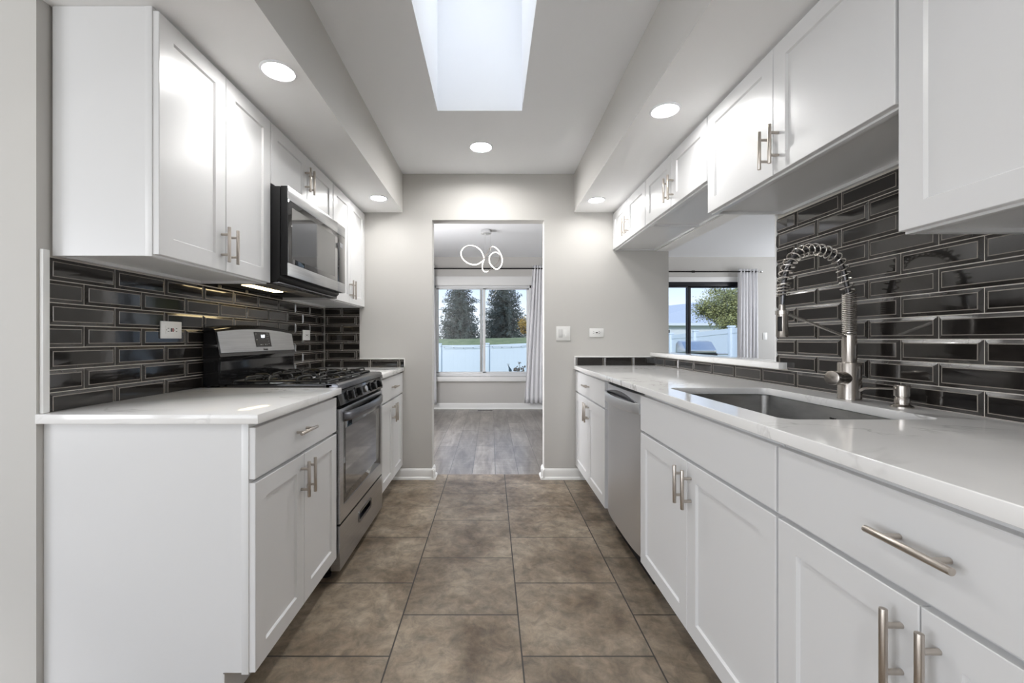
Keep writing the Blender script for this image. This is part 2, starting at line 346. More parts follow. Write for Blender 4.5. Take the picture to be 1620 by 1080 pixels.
# walls
g = G(); g.box(LWF-0.12, LWF, 1.2445, YB, 0, ZC); g.box(-3.8, LWF-0.12, 1.2445, 1.365, 0, ZC); struct(g.build('wall_left', M['wall'], smooth=0))
DX0, DX1, DZ = -0.476, 0.423, 2.073
g = G(); g.box(LWF-0.12, DX0, YB, YB2, 0, ZC); g.box(DX1, RWO, YB, YB2, 0, ZC); g.box(DX0, DX1, YB, YB2, DZ, ZC); struct(g.build('wall_back', M['wall'], smooth=0))
g = G(); g.box(RWF, RWO, YR, RJ-0.002, 0, ZC); g.box(RWF, RWO, RJ-0.002, YB, 0, 0.98); g.box(RWF, RWO, RJ-0.002, YB, 1.822, ZC); struct(g.build('wall_right', [M['wall'], M['soffit']], smooth=0))
for p in bpy.data.objects['wall_right'].data.polygons:
    if p.center.z > 1.8 and abs(p.normal.z) > 0.5: p.material_index = 1
g = G()
g.box(-3.8, -3.6, YR-0.12, YR, 0, ZC); g.box(-1.05, RWO, YR-0.12, YR, 0, ZC); g.box(-3.6, -1.05, YR-0.12, YR, 0, 0.5); g.box(-3.6, -1.05, YR-0.12, YR, 2.3, ZC)
struct(g.build('wall_rear', M['wall'], smooth=0))  # unseen wall; its window opening is added to admit the rear fill light
g = G(); g.box(-3.92, -3.8, YR-0.12, -2.8, 0, ZC); g.box(-3.92, -3.8, -0.2, 1.365, 0, ZC); g.box(-3.92, -3.8, -2.8, -0.2, 0, 0.45); g.box(-3.92, -3.8, -2.8, -0.2, 2.15, ZC); struct(g.build('wall_living', M['wall'], smooth=0))  # opening added in this unseen wall to admit the living area fill light
g = G()
for x in (-3.6, -2.36, -1.11): g.box(x, x+0.06, YR-0.09, YR-0.03, 0.5, 2.3)
g.box(-3.6, -1.05, YR-0.09, YR-0.03, 0.5, 0.56); g.box(-3.6, -1.05, YR-0.09, YR-0.03, 2.24, 2.3)
w4 = struct(g.build('added_window', M['vinyl'], smooth=0))  # window frame added out of view for the rear fill light
g = G(); g.box(-3.54, -1.11, YR-0.064, YR-0.058, 0.56, 2.24); g.build('glass', M['glass'], w4, smooth=0)
# far exterior wall with window and patio door openings
WX0, WX1, WZ0, WZ1 = -0.935, 0.652, 0.52, 2.0
PX0, PX1, PZ1 = 2.28, 4.12, 2.045
g = G()
g.box(-1.75, WX0, YF, YF+0.14, 0, ZC); g.box(WX1, PX0, YF, YF+0.14, 0, ZC); g.box(PX1, 5.6, YF, YF+0.14, 0, ZC)
g.box(WX0, WX1, YF, YF+0.14, 0, WZ0); g.box(WX0, WX1, YF, YF+0.14, WZ1, ZC); g.box(PX0, PX1, YF, YF+0.14, PZ1, ZC)
struct(g.build('wall_far', M['wall'], smooth=0))
g = G(); g.box(-1.87, -1.75, YB2, 3.55, 0, ZC); g.box(-1.87, -1.75, 4.85, YF+0.14, 0, ZC); g.box(-1.87, -1.75, 3.55, 4.85, 0, 0.65); g.box(-1.87, -1.75, 3.55, 4.85, 2.15, ZC); struct(g.build('wall_west', M['wall'], smooth=0))  # opening added out of view to admit the dining room fill light
g = G(); g.box(5.6, 5.72, 0.08, 4.5, 0, ZC); g.box(5.6, 5.72, 6.2, YF+0.14, 0, ZC); g.box(5.6, 5.72, 4.5, 6.2, 0, 0.6); g.box(5.6, 5.72, 4.5, 6.2, 2.2, ZC); struct(g.build('wall_east', M['wall'], smooth=0))  # opening added out of view to admit the east fill light
g = G(); g.box(RWO, 5.6, 0.08, 0.2, 0, ZC); struct(g.build('wall_den', M['wall'], smooth=0))
# ------------------------------------------------------------------ window 1 (dining) and the patio door
mu = -0.142
g = G()
g.box(WX0-0.03, WX1+0.03, YF-0.018, YF, 1.985, 2.13, bev=0.004)      # head casing
g.box(WX0-0.03, WX1+0.03, YF-0.05, YF+0.02, 0.445, 0.52, bev=0.006)   # stool and apron
g.box(WX0-0.03, WX0, YF-0.012, YF, 0.52, 1.99, bev=0.003); g.box(WX1, WX1+0.03, YF-0.012, YF, 0.52, 1.99, bev=0.003)
w1 = struct(g.build('window_1', M['trim']))
g = G(); t = 0.06
for (a, b) in ((WX0, WX0+t-0.02), (WX1-t+0.02, WX1)): g.box(a, b, YF+0.015, YF+0.09, WZ0, WZ1, bev=0.003)
g.box(WX0, WX1, YF+0.015, YF+0.09, WZ1-0.055, WZ1, bev=0.003); g.box(WX0, WX1, YF+0.015, YF+0.09, WZ0, WZ0+0.055, bev=0.003)
g.build('window_frame', M['vinyl'], w1)
for (a, b, y) in ((WX0+0.04, mu+0.045, YF+0.03), (mu-0.045, WX1-0.04, YF+0.06)):
    g = G(); s = 0.042
    g.box(a, a+s, y, y+0.025, WZ0+0.055, WZ1-0.055, bev=0.003); g.box(b-s, b, y, y+0.025, WZ0+0.055, WZ1-0.055, bev=0.003)
    g.box(a, b, y, y+0.025, WZ0+0.055, WZ0+0.055+0.02, bev=0.002); g.box(a, b, y, y+0.025, WZ1-0.055-0.02, WZ1-0.055, bev=0.002)
    sh = g.build('sash', M['vinyl'], w1)
    g = G(); g.box(a+s, b-s, y+0.01, y+0.015, WZ0+0.07, WZ1-0.07); g.build('glass', M['glass'], sh, smooth=0)
g = G(); g.box(mu-0.07, mu+0.0, YF+0.005, YF+0.03, WZ0+0.05, WZ0+0.062, bev=0.002); g.build('sash_latch', M['trim'], w1)
pm = 3.19
g = G(); g.box(PX0-0.06, PX1+0.06, YF-0.018, YF, PZ1-0.005, PZ1+0.075, bev=0.004); g.box(PX0-0.06, PX0, YF-0.018, YF, 0, PZ1, bev=0.004); g.box(PX1, PX1+0.06, YF-0.018, YF, 0, PZ1, bev=0.004)
d1 = struct(g.build('door_1', M['trim']))
g = G()
g.box(PX0, PX1, YF+0.01, YF+0.10, PZ1-0.07, PZ1-0.002, bev=0.003); g.box(PX0, PX0+0.05, YF+0.01, YF+0.10, 0, PZ1, bev=0.003); g.box(PX1-0.05, PX1, YF+0.01, YF+0.10, 0, PZ1, bev=0.003); g.box(PX0, PX1, YF+0.01, YF+0.10, 0, 0.06, bev=0.003)
g.build('door_frame', M['blackframe'], d1)
for (a, b, y) in ((PX0+0.05, pm+0.028, YF+0.02), (pm-0.028, PX1-0.05, YF+0.06)):
    g = G(); s = 0.052
    g.box(a, a+s, y, y+0.03, 0.06, PZ1-0.07, bev=0.003); g.box(b-s, b, y, y+0.03, 0.06, PZ1-0.07, bev=0.003); g.box(a, b, y, y+0.03, 0.06, 0.14, bev=0.003); g.box(a, b, y, y+0.03, PZ1-0.09, PZ1-0.07, bev=0.003)
    sh = g.build('sliding_panel', M['blackframe'], d1)
    g = G(); g.box(a+s, b-s, y+0.012, y+0.017, 0.14, PZ1-0.09); g.build('glass', M['glass'], sh, smooth=0)
# ------------------------------------------------------------------ baseboards
def base_run(g, p0, p1, inward, h=0.083):
    """baseboard with a rounded shoe along a wall line p0-p1; inward = direction into the room"""
    p0, p1, n = Vector((*p0, 0)), Vector((*p1, 0)), Vector((*inward, 0)).normalized()
    prof = [(0, 0), (0.030, 0), (0.029, 0.010), (0.024, 0.017), (0.014, 0.020), (0.014, h-0.016), (0.011, h-0.010), (0.008, h-0.004), (0.004, h), (0, h)]
    g.prism([p0+n*a+Vector((0, 0, b)) for a, b in prof], p1-p0)
g = G(); base_run(g, (-0.80, YB), (DX0+0.028, YB), (0, -1)); base_run(g, (DX0, YB-0.028), (DX0, YB2), (1, 0)); struct(g.build('baseboard_left', M['trim']))
g = G(); base_run(g, (DX1-0.028, YB), (0.78, YB), (0, -1)); base_run(g, (DX1, YB-0.028), (DX1, YB2), (-1, 0)); struct(g.build('baseboard_right', M['trim']))
g = G(); base_run(g, (-1.75, YF), (PX0-0.06, YF), (0, -1), 0.095); base_run(g, (PX1+0.06, YF), (5.6, YF), (0, -1), 0.095); struct(g.build('baseboard_far', M['trim']))
# ------------------------------------------------------------------ glazed tile backsplashes
PU, PV, GW = 0.2285, 0.0690, 0.0028
def tile_field(g, mp, regions, ustart, v0, nrows):
    """bevel-edged tiles in running bond; mp(u, v, h) gives the point; regions = clip rectangles (u0, u1, v0, v1)"""
    for (u0, u1, va, vb) in regions:
        g.quad([mp(u0, va, 0.0025), mp(u1, va, 0.0025), mp(u1, vb, 0.0025), mp(u0, vb, 0.0025)], 0)
        for (a, b) in (((u0, va), (u1, va)), ((u1, va), (u1, vb)), ((u1, vb), (u0, vb)), ((u0, vb), (u0, va))):
            g.quad([mp(*a, 0.0), mp(*b, 0.0), mp(*b, 0.0025), mp(*a, 0.0025)], 0)
        for r in range(nrows):
            off = ustart + (0.5*PU if r % 2 else 0.0)
            k = math.floor((u0-off)/PU)-1
            while off+k*PU < u1:
                a, b = off+k*PU+GW/2, off+(k+1)*PU-GW/2; c, d = v0+r*PV+GW/2, v0+(r+1)*PV-GW/2
                k += 1
                A, B, Cc, D = max(a, u0), min(b, u1), max(c, va), min(d, vb)
                if B-A < 0.006 or D-Cc < 0.006: continue
                ia, ib, ic, id_ = (0.012 if A == a else 0.0), (0.012 if B == b else 0.0), (0.012 if Cc == c else 0.0), (0.012 if D == d else 0.0)
                ja, jb, jc, jd = ia*0.80, ib*0.80, ic*0.80, id_*0.80
                rnd = [random.uniform(-0.00035, 0.00035) for _ in range(4)]
                def ring(x0, x1, y0, y1, h, rn=None):
                    pts = [(x0, y0), (x1, y0), (x1, y1), (x0, y1)]
                    return [mp(p[0], p[1], h+(rn[i] if rn else 0)) for i, p in enumerate(pts)]
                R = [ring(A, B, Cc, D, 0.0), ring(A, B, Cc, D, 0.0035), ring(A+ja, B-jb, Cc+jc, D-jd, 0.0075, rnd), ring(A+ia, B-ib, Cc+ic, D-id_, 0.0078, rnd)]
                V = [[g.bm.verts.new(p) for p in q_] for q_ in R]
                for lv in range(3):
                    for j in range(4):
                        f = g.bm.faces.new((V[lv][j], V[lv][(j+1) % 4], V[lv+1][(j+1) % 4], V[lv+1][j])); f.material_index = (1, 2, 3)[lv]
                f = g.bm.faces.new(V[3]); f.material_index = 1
TM = [M['grout'], M['tile'], M['tilebev'], M['tileridge']]
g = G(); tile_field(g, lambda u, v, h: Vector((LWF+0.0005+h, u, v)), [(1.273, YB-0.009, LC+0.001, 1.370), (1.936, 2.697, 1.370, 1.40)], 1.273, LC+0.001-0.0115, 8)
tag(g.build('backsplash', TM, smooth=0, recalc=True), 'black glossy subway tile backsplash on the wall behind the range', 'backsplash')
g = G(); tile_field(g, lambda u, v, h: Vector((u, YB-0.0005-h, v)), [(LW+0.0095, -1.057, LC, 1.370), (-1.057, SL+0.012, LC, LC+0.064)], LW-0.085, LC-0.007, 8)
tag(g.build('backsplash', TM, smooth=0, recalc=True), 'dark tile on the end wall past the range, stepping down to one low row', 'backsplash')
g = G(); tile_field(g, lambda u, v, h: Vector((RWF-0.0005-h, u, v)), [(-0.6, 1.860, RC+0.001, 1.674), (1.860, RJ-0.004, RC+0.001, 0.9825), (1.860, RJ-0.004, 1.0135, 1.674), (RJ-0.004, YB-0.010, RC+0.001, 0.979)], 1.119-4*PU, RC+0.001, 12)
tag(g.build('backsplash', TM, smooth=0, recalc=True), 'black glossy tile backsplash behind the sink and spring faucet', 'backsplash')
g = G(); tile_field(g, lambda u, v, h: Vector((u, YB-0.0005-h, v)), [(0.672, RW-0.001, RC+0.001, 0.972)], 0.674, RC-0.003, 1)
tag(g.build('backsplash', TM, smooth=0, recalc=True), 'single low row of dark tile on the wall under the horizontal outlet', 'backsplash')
g = G(); g.box(LWF, LW+0.004, 1.2525, 1.2725, LC+0.0005, 1.386, bev=0.002); struct(g.build('trim_1', M['trim']))
g = G(); g.box(-1.056, SL+0.018, YB-0.011, YB, LC+0.065, LC+0.072, bev=0.002); g.box(SL+0.012, SL+0.020, YB-0.011, YB, LC+0.001, LC+0.065, bev=0.002); struct(g.build('trim_2', M['trim']))
g = G(); g.box(0.664, RW-0.03, YB-0.011, YB, 0.973, 0.981, bev=0.002); g.box(0.663, 0.671, YB-0.011, YB, RC+0.001, 0.973, bev=0.002); struct(g.build('trim_3', M['trim']))
g = G(); g.box(RW-0.001, RWO, RJ-0.001, RJ+0.010, 1.013, 1.822, bev=0.002); struct(g.build('trim_4', M['trim']))
# ------------------------------------------------------------------ plates with holes (counters)
def rrect(x0, x1, y0, y1, r, n=6):
    pts = []
    for (cx_, cy_, a0) in ((x1-r, y1-r, 0), (x0+r, y1-r, 90), (x0+r, y0+r, 180), (x1-r, y0+r, 270)):
        for k in range(n+1):
            a = math.radians(a0+90*k/n); pts.append((cx_+r*math.cos(a), cy_+r*math.sin(a)))
    return pts
def plate(name, loops, z0, z1, bev, m, parent=None):
    c = bpy.data.curves.new(name, 'CURVE'); c.dimensions = '2D'; c.fill_mode = 'BOTH'; c.extrude = (z1-z0)/2-bev; c.bevel_depth = bev; c.bevel_resolution = 2; c.offset = -bev
    for pts in loops:
        s = c.splines.new('POLY'); s.points.add(len(pts)-1); s.use_cyclic_u = True
        for p, q_ in zip(s.points, pts): p.co = (*q_, 0, 1)
    t = bpy.data.objects.new(name, c); COL.objects.link(t); bpy.context.view_layer.update()
    me = bpy.data.meshes.new_from_object(t.evaluated_get(bpy.context.evaluated_depsgraph_get())); bpy.data.objects.remove(t); bpy.data.curves.remove(c)
    for v in me.vertices: v.co.z += (z0+z1)/2
    me.materials.clear(); me.materials.append(m)
    for p in me.polygons: p.use_smooth = True
    me.set_sharp_from_angle(angle=math.radians(30))
    o = bpy.data.objects.new(name, me); COL.objects.link(o)
    if parent: o.parent = parent
    return o
TH = 0.0285
g = G(); g.box(LWF, -0.689, 1.240, 1.934, LC-TH, LC, bev=0.0025); tag(g.build('countertop', M['quartz']), 'white veined quartz countertop beside the near side of the range, with a free end', 'countertop')
g = G(); g.box(LWF, -0.697, 2.699, YB-0.0005, LC-TH, LC, bev=0.0025); tag(g.build('countertop', M['quartz']), 'short white quartz countertop between the range and the back wall', 'countertop')
SKX0, SKX1, SKY0, SKY1 = 0.762, 1.178, 1.0925, 1.808
o = plate('countertop', [[(0.658, 0.28), (RWF-0.0005, 0.28), (RWF-0.0005, YB-0.0005), (0.658, YB-0.0005)], rrect(SKX0, SKX1, SKY0, SKY1, 0.035)[::-1]], RC-TH, RC, 0.0025, M['quartz'])
tag(o, 'long white veined quartz countertop with the sink cut into it', 'countertop')
g = G(); g.prism([Vector((x, y, 0.9835)) for x, y in ((1.272, 1.862), (RWF-0.001, 1.862), (RWF-0.001, RJ), (RWO+0.045, RJ), (RWO+0.045, YB-0.0005), (1.272, YB-0.0005))], (0, 0, 0.029), 0, 0.003)
tag(g.build('serving_ledge', M['quartz']), 'white quartz ledge on the half wall of the pass-through opening', 'ledge')
# ------------------------------------------------------------------ cabinets
def fmap(s, xf): return lambda d, o, z: Vector((s*(xf-o), d, z))
def shaker(mp, d0, d1, z0, z1, t=0.0195, fw=0.058, rec=0.0075, sl=0.004):
    g = G(); e = 0.0015
    def ring(i, o): return [mp(d0+i, o, z0+i), mp(d1-i, o, z0+i), mp(d1-i, o, z1-i), mp(d0+i, o, z1-i)]
    g.rings([ring(0, 0.0), ring(0, t-e), ring(e, t), ring(fw, t), ring(fw+sl, t-rec), ring(fw+sl+0.001, t-rec)])
    return g
def slab(mp, d0, d1, z0, z1, t=0.0195):
    g = G(); e = 0.0018
    def ring(i, o): return [mp(d0+i, o, z0+i), mp(d1-i, o, z0+i), mp(d1-i, o, z1-i), mp(d0+i, o, z1-i)]
    g.rings([ring(0, 0.0), ring(0, t-e), ring(e, t), ring(e+0.002, t)])
    return g
def pull(mp, d, z, vertical, parent, ln=0.132, sp=0.076, t=0.0195):
    g = G(); so = t+0.030
    def at(k, o): return mp(d, o, z+k) if vertical else mp(d+k, o, z)
    g.cyl(at(-ln/2, so), at(ln/2, so), 0.006, 16, bev=0.001)
    for k in (-sp/2, sp/2): g.cyl(at(k, t-0.0005), at(k, so), 0.0048, 12)
    return g.build('handle', M['nickel'], parent)
def base_cabinet(label, s, xf, wall, d0, d1, zt, drawer, pulls, handle_d=None, hollow=False, dh=0.155):
    r = thing('base_cabinet', label, 'cabinet', (s*(xf+wall)/2, (d0+d1)/2, 0)); mp = fmap(s, xf)
    g = G(); a, b = d0+0.001, d1-0.001
    if hollow:
        g.box(s*(xf+0.022), s*wall, a+0.0015, a+0.018, 0.113, zt-0.0005); g.box(s*(xf+0.022), s*wall, b-0.018, b-0.0015, 0.113, zt-0.0005)
        g.box(s*(xf+0.022), s*wall, a+0.018, b-0.018, 0.113, 0.13); g.box(s*(wall-0.01), s*wall, a+0.018, b-0.018, 0.13, zt-0.0005)
    else: g.box(s*(xf+0.022), s*wall, a+0.0015, b-0.0015, 0.113, zt-0.0005)
    g.box(s*(xf+0.077), s*wall, a+0.0015, b-0.0015, 0.0, 0.113)
    g.box(s*xf, s*(xf+0.022), a, b, 0.108, zt-0.0005, bev=0.001)
    g.build('body', M['cab'], r)
    g = G(); g.box(s*(xf+0.074), s*(xf+0.077), a+0.002, b-0.002, 0.0, 0.108); g.build('toe_kick', M['cabin'], r)
    gap = 0.003; z_top = zt-0.016; z_mid = z_top-dh
    dr = slab(mp, a+gap, b-gap, z_mid, z_top).build('drawer' if drawer else 'false_drawer_front', M['cab'], r)
    if drawer: pull(mp, (d0+d1)/2 if handle_d is None else handle_d, z_mid+dh*0.53, False, dr, 0.138)
    m = (d0+d1)/2; zd = z_mid-0.012
    for (x0, x1, hd) in ((a+gap, m-0.0015, m-pulls), (m+0.0015, b-gap, m+pulls)):
        d = shaker(mp, x0, x1, 0.113, zd).build('door', M['cab'], r)
        pull(mp, hd, zd-0.022-0.066, True, d)
    return r
base_cabinet('white base cabinet under the free end of the counter, before the range', -1, 0.730, 1.347, 1.262, 1.932, LC-TH, True, 0.028, 1.575)
base_cabinet('white base cabinet between the range and the back wall', -1, 0.730, 1.347, 2.702, YB-0.001, LC-TH, True, 0.028)
base_cabinet('white base cabinet between the dishwasher and the back wall', 1, 0.692, RWF-0.001, 2.492, YB-0.001, RC-TH, True, 0.028)
base_cabinet('white sink base cabinet with a plain false drawer front under the sink', 1, 0.692, RWF-0.001, 0.992, 1.901, RC-TH, False, 0.030, hollow=True)
base_cabinet('white base cabinet under the counter on the camera side of the sink base', 1, 0.692, RWF-0.001, 0.330, 0.991, RC-TH, True, 0.029, 0.655)
def wall_cabinet(label, s, xf, wall, d0, d1, z0, z1, pulls=0.027, pz=None, group=None):
    r = thing('wall_cabinet', label, 'cabinet', (s*(xf+wall)/2, (d0+d1)/2, z0), group); mp = fmap(s, xf); a, b = d0+0.0008, d1-0.0008
    g = G()
    g.box(s*(xf+0.022), s*wall, a+0.0015, b-0.0015, z0+0.012, z1)
    g.box(s*xf, s*(xf+0.022), a, b, z0, z1, bev=0.001)
    for (p, q_) in ((a+0.0015, a+0.017), (b-0.017, b-0.0015)): g.box(s*(xf+0.022), s*wall, p, q_, z0+0.001, z0+0.012)
    g.box(s*(wall-0.015), s*wall, a+0.017, b-0.017, z0+0.001, z0+0.012)
    g.build('body', M['cab'], r)
    m = (d0+d1)/2; zb, zt = z0+0.006, z1-0.014
    for (x0, x1, hd) in ((a+0.003, m-0.0015, m-pulls), (m+0.0015, b-0.003, m+pulls)):
        d = shaker(mp, x0, x1, zb, zt).build('door', M['cab'], r)
        pull(mp, hd, (zb+0.030+0.066) if pz is None else pz, True, d)
    return r
wall_cabinet('tall white wall cabinet with a free end panel, before the microwave', -1, 1.035, 1.340, 1.281, 1.935, 1.370, ZS-0.001)
wall_cabinet('short white wall cabinet above the microwave', -1, 1.035, 1.340, 1.936, 2.696, 1.830, ZS-0.001, 0.025, 1.985)
wall_cabinet('tall white wall cabinet between the microwave and the back wall', -1, 1.035, 1.340, 2.697, YB-0.001, 1.370, ZS-0.001)
wall_cabinet('short white wall cabinet over the pass-through touching the back wall', 1, 0.990, RWF-0.001, 2.652, YB-0.001, 1.826, ZS-0.001)
wall_cabinet('short white wall cabinet over the pass-through, second from the back wall', 1, 0.990, RWF-0.001, 1.892, 2.651, 1.826, ZS-0.001)
wall_cabinet('mid-height white wall cabinet above the sink and spring faucet', 1, 0.990, RWF-0.001, 1.008, 1.891, 1.675, ZS-0.001)
wall_cabinet('tall white wall cabinet hanging lower than its neighbour above the sink', 1, 0.990, RWF-0.001, 0.25, 1.007, 1.366, ZS-0.001)
# ------------------------------------------------------------------ sink, faucet, soap dispenser
r = thing('sink', 'undermount stainless steel sink set into the long quartz counter', 'sink', (0.97, 1.45, RC-TH-0.22))
g = G(); zt, zb = RC-TH-0.0005, RC-TH-0.215
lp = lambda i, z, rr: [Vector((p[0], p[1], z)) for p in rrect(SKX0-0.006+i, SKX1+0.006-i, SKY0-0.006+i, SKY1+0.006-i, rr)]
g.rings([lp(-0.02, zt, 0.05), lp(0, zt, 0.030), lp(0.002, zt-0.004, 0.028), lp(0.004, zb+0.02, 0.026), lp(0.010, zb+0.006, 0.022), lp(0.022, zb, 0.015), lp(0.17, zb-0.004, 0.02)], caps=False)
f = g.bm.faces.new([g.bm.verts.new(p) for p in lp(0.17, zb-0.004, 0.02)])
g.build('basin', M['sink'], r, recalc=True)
g = G(); g.lathe((0.97, 1.45, zb-0.004), [(0.0, 0.003), (0.03, 0.002), (0.045, 0.005), (0.055, 0.004), (0.057, 0.001)], caps=False); g.build('drain', M['chrome'], r)
lettering('KRAUS', 0.009, (SKX1+0.0015, 1.452, RC-TH-0.038), (0, -1, 0), (0, 0, 1), M['ink'], r, depth=0.001)
FX, FY = 1.240, 1.456
r = thing('kitchen_faucet', 'brushed nickel spring-neck pull-down faucet standing behind the sink', 'faucet', (FX, FY, RC))
g = G(); g.lathe((FX, FY, RC), [(0.034, 0), (0.0345, 0.003), (0.0335, 0.006), (0.0335, 0.124), (0.032, 0.128), (0.0215, 0.1285), (0.0205, 0.131), (0.0205, 0.222)], 32); g.build('base', M['nickel_dark'], r)
kd = Vector((-0.92, -0.36, 0.05)).normalized(); kc = Vector((FX, FY, RC+0.073))
g = G(); g.cyl(kc+kd*0.018, kc+kd*0.062, 0.0225, 28); g.cyl(kc+kd*0.062, kc+kd*0.064, 0.0215, 28); g.cyl(kc+kd*0.064, kc+kd*0.098, 0.0235, 28, bev=0.0015)
hd_ = g.build('control_knob', M['nickel_dark'], r)
g = G(); a = kc+kd*0.080+Vector((-0.012, 0.012, 0.006)); g.cyl(a, a+Vector((-0.075, 0.02, 0.003)), 0.0032, 10); g.build('lever', M['chrome'], hd_)
# neck path
npx = [(1340.5, 468), (1338.5, 447), (1333, 424), (1322, 407), (1305.5, 397.5), (1287.4, 394.5), (1269, 398), (1254, 409), (1245, 426.7), (1240.5, 444.8), (1239.3, 460), (1238.3, 479), (1237.3, 492)]
def fr(x, y):
    t = max(0.0, min(1.0, (1344-x)/107)); return W(x, y, FY-0.02*t)
ctrl = [Vector((FX, FY, RC+0.222)), Vector((FX-0.001, FY, 1.262))]+[fr(*p) for p in npx]
ctrl[2] = fr(1342.5, 463)
def catmull(P, n, closed=False):
    out = []; m = len(P)
    for i in range(m if closed else m-1):
        p0, p1, p2, p3 = (P[(i-1) % m], P[i], P[(i+1) % m], P[(i+2) % m]) if closed else (P[max(i-1, 0)], P[i], P[i+1], P[min(i+2, m-1)])
        for k in range(n):
            t = k/n
            out.append(0.5*((2*p1)+(p2-p0)*t+(2*p0-5*p1+4*p2-p3)*t*t+(3*p1-p0-3*p2+p3)*t**3))
    if not closed: out.append(P[-1])
    return out
neck = catmull(ctrl, 10)
g = G(); g.tube(neck, 0.0078, 12); g.build('hose', M['darksteel'], r)
def coil(path, i0, i1, turns, rad, wire, per=14):
    P = path[i0:i1+1]; cum = [0]
    for a, b in zip(P, P[1:]): cum.append(cum[-1]+(b-a).length)
    out = []; n = int(turns*per); up = None; seg = 0
    for k in range(n+1):
        s = cum[-1]*k/n
        while seg < len(P)-2 and cum[seg+1] < s: seg += 1
        t = (s-cum[seg])/max(1e-9, cum[seg+1]-cum[seg]); p = P[seg].lerp(P[seg+1], t); tg = (P[seg+1]-P[seg]).normalized()
        up = Vector((0, 1, 0)) if up is None else up
        up = (up-tg*up.dot(tg)).normalized(); b = tg.cross(up); an = 2*PI*turns*k/n
        out.append(p+(up*math.cos(an)+b*math.sin(an))*rad)
    return out
g = G(); g.tube(coil(neck, 0, 12, 22, 0.0190, 0.0018), 0.0025, 6)
g.tube(coil(neck, 12, 116, 20, 0.0195, 0.0018), 0.0024, 7)
g.tube(coil(neck, 112, 124, 4, 0.0182, 0.0018), 0.0026, 6)
g.build('spring', M['spring'], r)
g = G(); hp = neck[-1]
g.lathe(hp, [(0.008, 0.022), (0.0095, 0.02), (0.0105, 0.0), (0.017, -0.003), (0.0178, -0.008), (0.0178, -0.085), (0.0165, -0.089), (0.0, -0.089)], 24)
sh = g.build('spray_head', M['nickel_dark'], r)
g = G(); bd = Vector((-0.80, -0.60, 0)).normalized(); c = hp+bd*0.0165+Vector((0, 0, -0.045)); sd = Vector((0.6, -0.8, 0))
g.prism([c+sd*0.006+Vector((0, 0, 0.026)), c-sd*0.006+Vector((0, 0, 0.026)), c-sd*0.006-Vector((0, 0, 0.024)), c+sd*0.006-Vector((0, 0, 0.024))], bd*0.006, 0, 0.0015); g.build('spray_button', M['black'], sh)
g = G(); a0, a1_ = Vector((FX-0.015, FY-0.006, 1.124)), hp+Vector((0.014, 0.004, -0.006)); g.cyl(a0, a1_, 0.0048, 12)
g.lathe(hp+Vector((0, 0, -0.013)), [(0.0182, 0), (0.0205, 0.001), (0.0205, 0.014), (0.0182, 0.015)], 24); g.build('docking_arm', M['spring'], r)
SDX, SDY = 1.258, 1.288
r = thing('soap_dispenser', 'small brushed nickel soap pump standing on the counter beside the faucet', 'soap dispenser', (SDX, SDY, RC))
g = G(); g.lathe((SDX, SDY, RC), [(0.028, 0), (0.028, 0.003), (0.024, 0.006), (0.0185, 0.009), (0.0185, 0.028), (0.0175, 0.030)], 28); g.build('base', M['nickel_dark'], r)
g = G(); g.lathe((SDX, SDY, RC+0.030), [(0.016, 0), (0.016, 0.003), (0.0200, 0.004), (0.0200, 0.036), (0.018, 0.038), (0.0, 0.038)], 28); pp = g.build('pump_head', M['nickel_dark'], r)
g = G(); z = RC+0.056
g.tube(catmull([Vector((SDX-0.015, SDY+0.004, z)), Vector((SDX-0.06, SDY+0.018, z+0.001)), Vector((SDX-0.088, SDY+0.027, z-0.001)), Vector((SDX-0.102, SDY+0.032, z-0.010))], 6), 0.0042, 10); g.build('spout', M['nickel_dark'], pp)
# ------------------------------------------------------------------ dishwasher
r = thing('dishwasher', 'stainless steel dishwasher with a curved bar handle under the long counter', 'dishwasher', (1.0, 2.2, 0)); mp = fmap(1, 0.692); a, b = 1.906, 2.488
g = G(); g.box(0.700, RWF-0.01, a, b, 0.10, RC-TH-0.004); g.build('body', M['black'], r)
g = G()
def dwp(u, v):
    t = 2*u-1; return mp(a+0.002+(b-a-0.004)*u, 0.004+0.018*(1-abs(t)**4), 0.118+(0.862-0.118)*v)
n = 24; rr = []
rows = [[dwp(i/n, j) for i in range(n+1)] for j in (0, 1)]
bot = [mp(a+0.002, -0.008, 0.118)]+rows[0]+[mp(b-0.002, -0.008, 0.118)]
g.prism(bot, (0, 0, 0.744), 0); g.build('door', M['dw'], r, smooth=25)
g = G(); g.box(0.698, 0.705, a+0.005, b-0.005, 0.864, RC-TH-0.003); g.build('control_strip', M['black'], r)
g = G(); g.box(0.735, 0.740, a, b, 0.005, 0.112); g.build('kick_plate', M['black'], r)
g = G(); rings_ = []
for i in range(25):
    u = i/24; t = 2*u-1; d = a+0.020+(b-a-0.04)*u; o_ = 0.016+0.048*(1-t*t)**0.6; th = 0.011
    rings_.append([mp(d, o_-th, 0.774), mp(d, o_-0.002, 0.771), mp(d, o_, 0.777), mp(d, o_, 0.815), mp(d, o_-0.003, 0.821), mp(d, o_-th, 0.819)])
g.rings(rings_); g.build('handle', M['dw'], r, smooth=40)
g = G()
g.prism([mp(a+0.022+(b-a-0.044)*i/20, 0.0235, 0.816+0.030*math.sin(PI*i/20)) for i in range(21)], (0.010, 0, 0)); g.build('handle_recess', M['darksteel'], r)
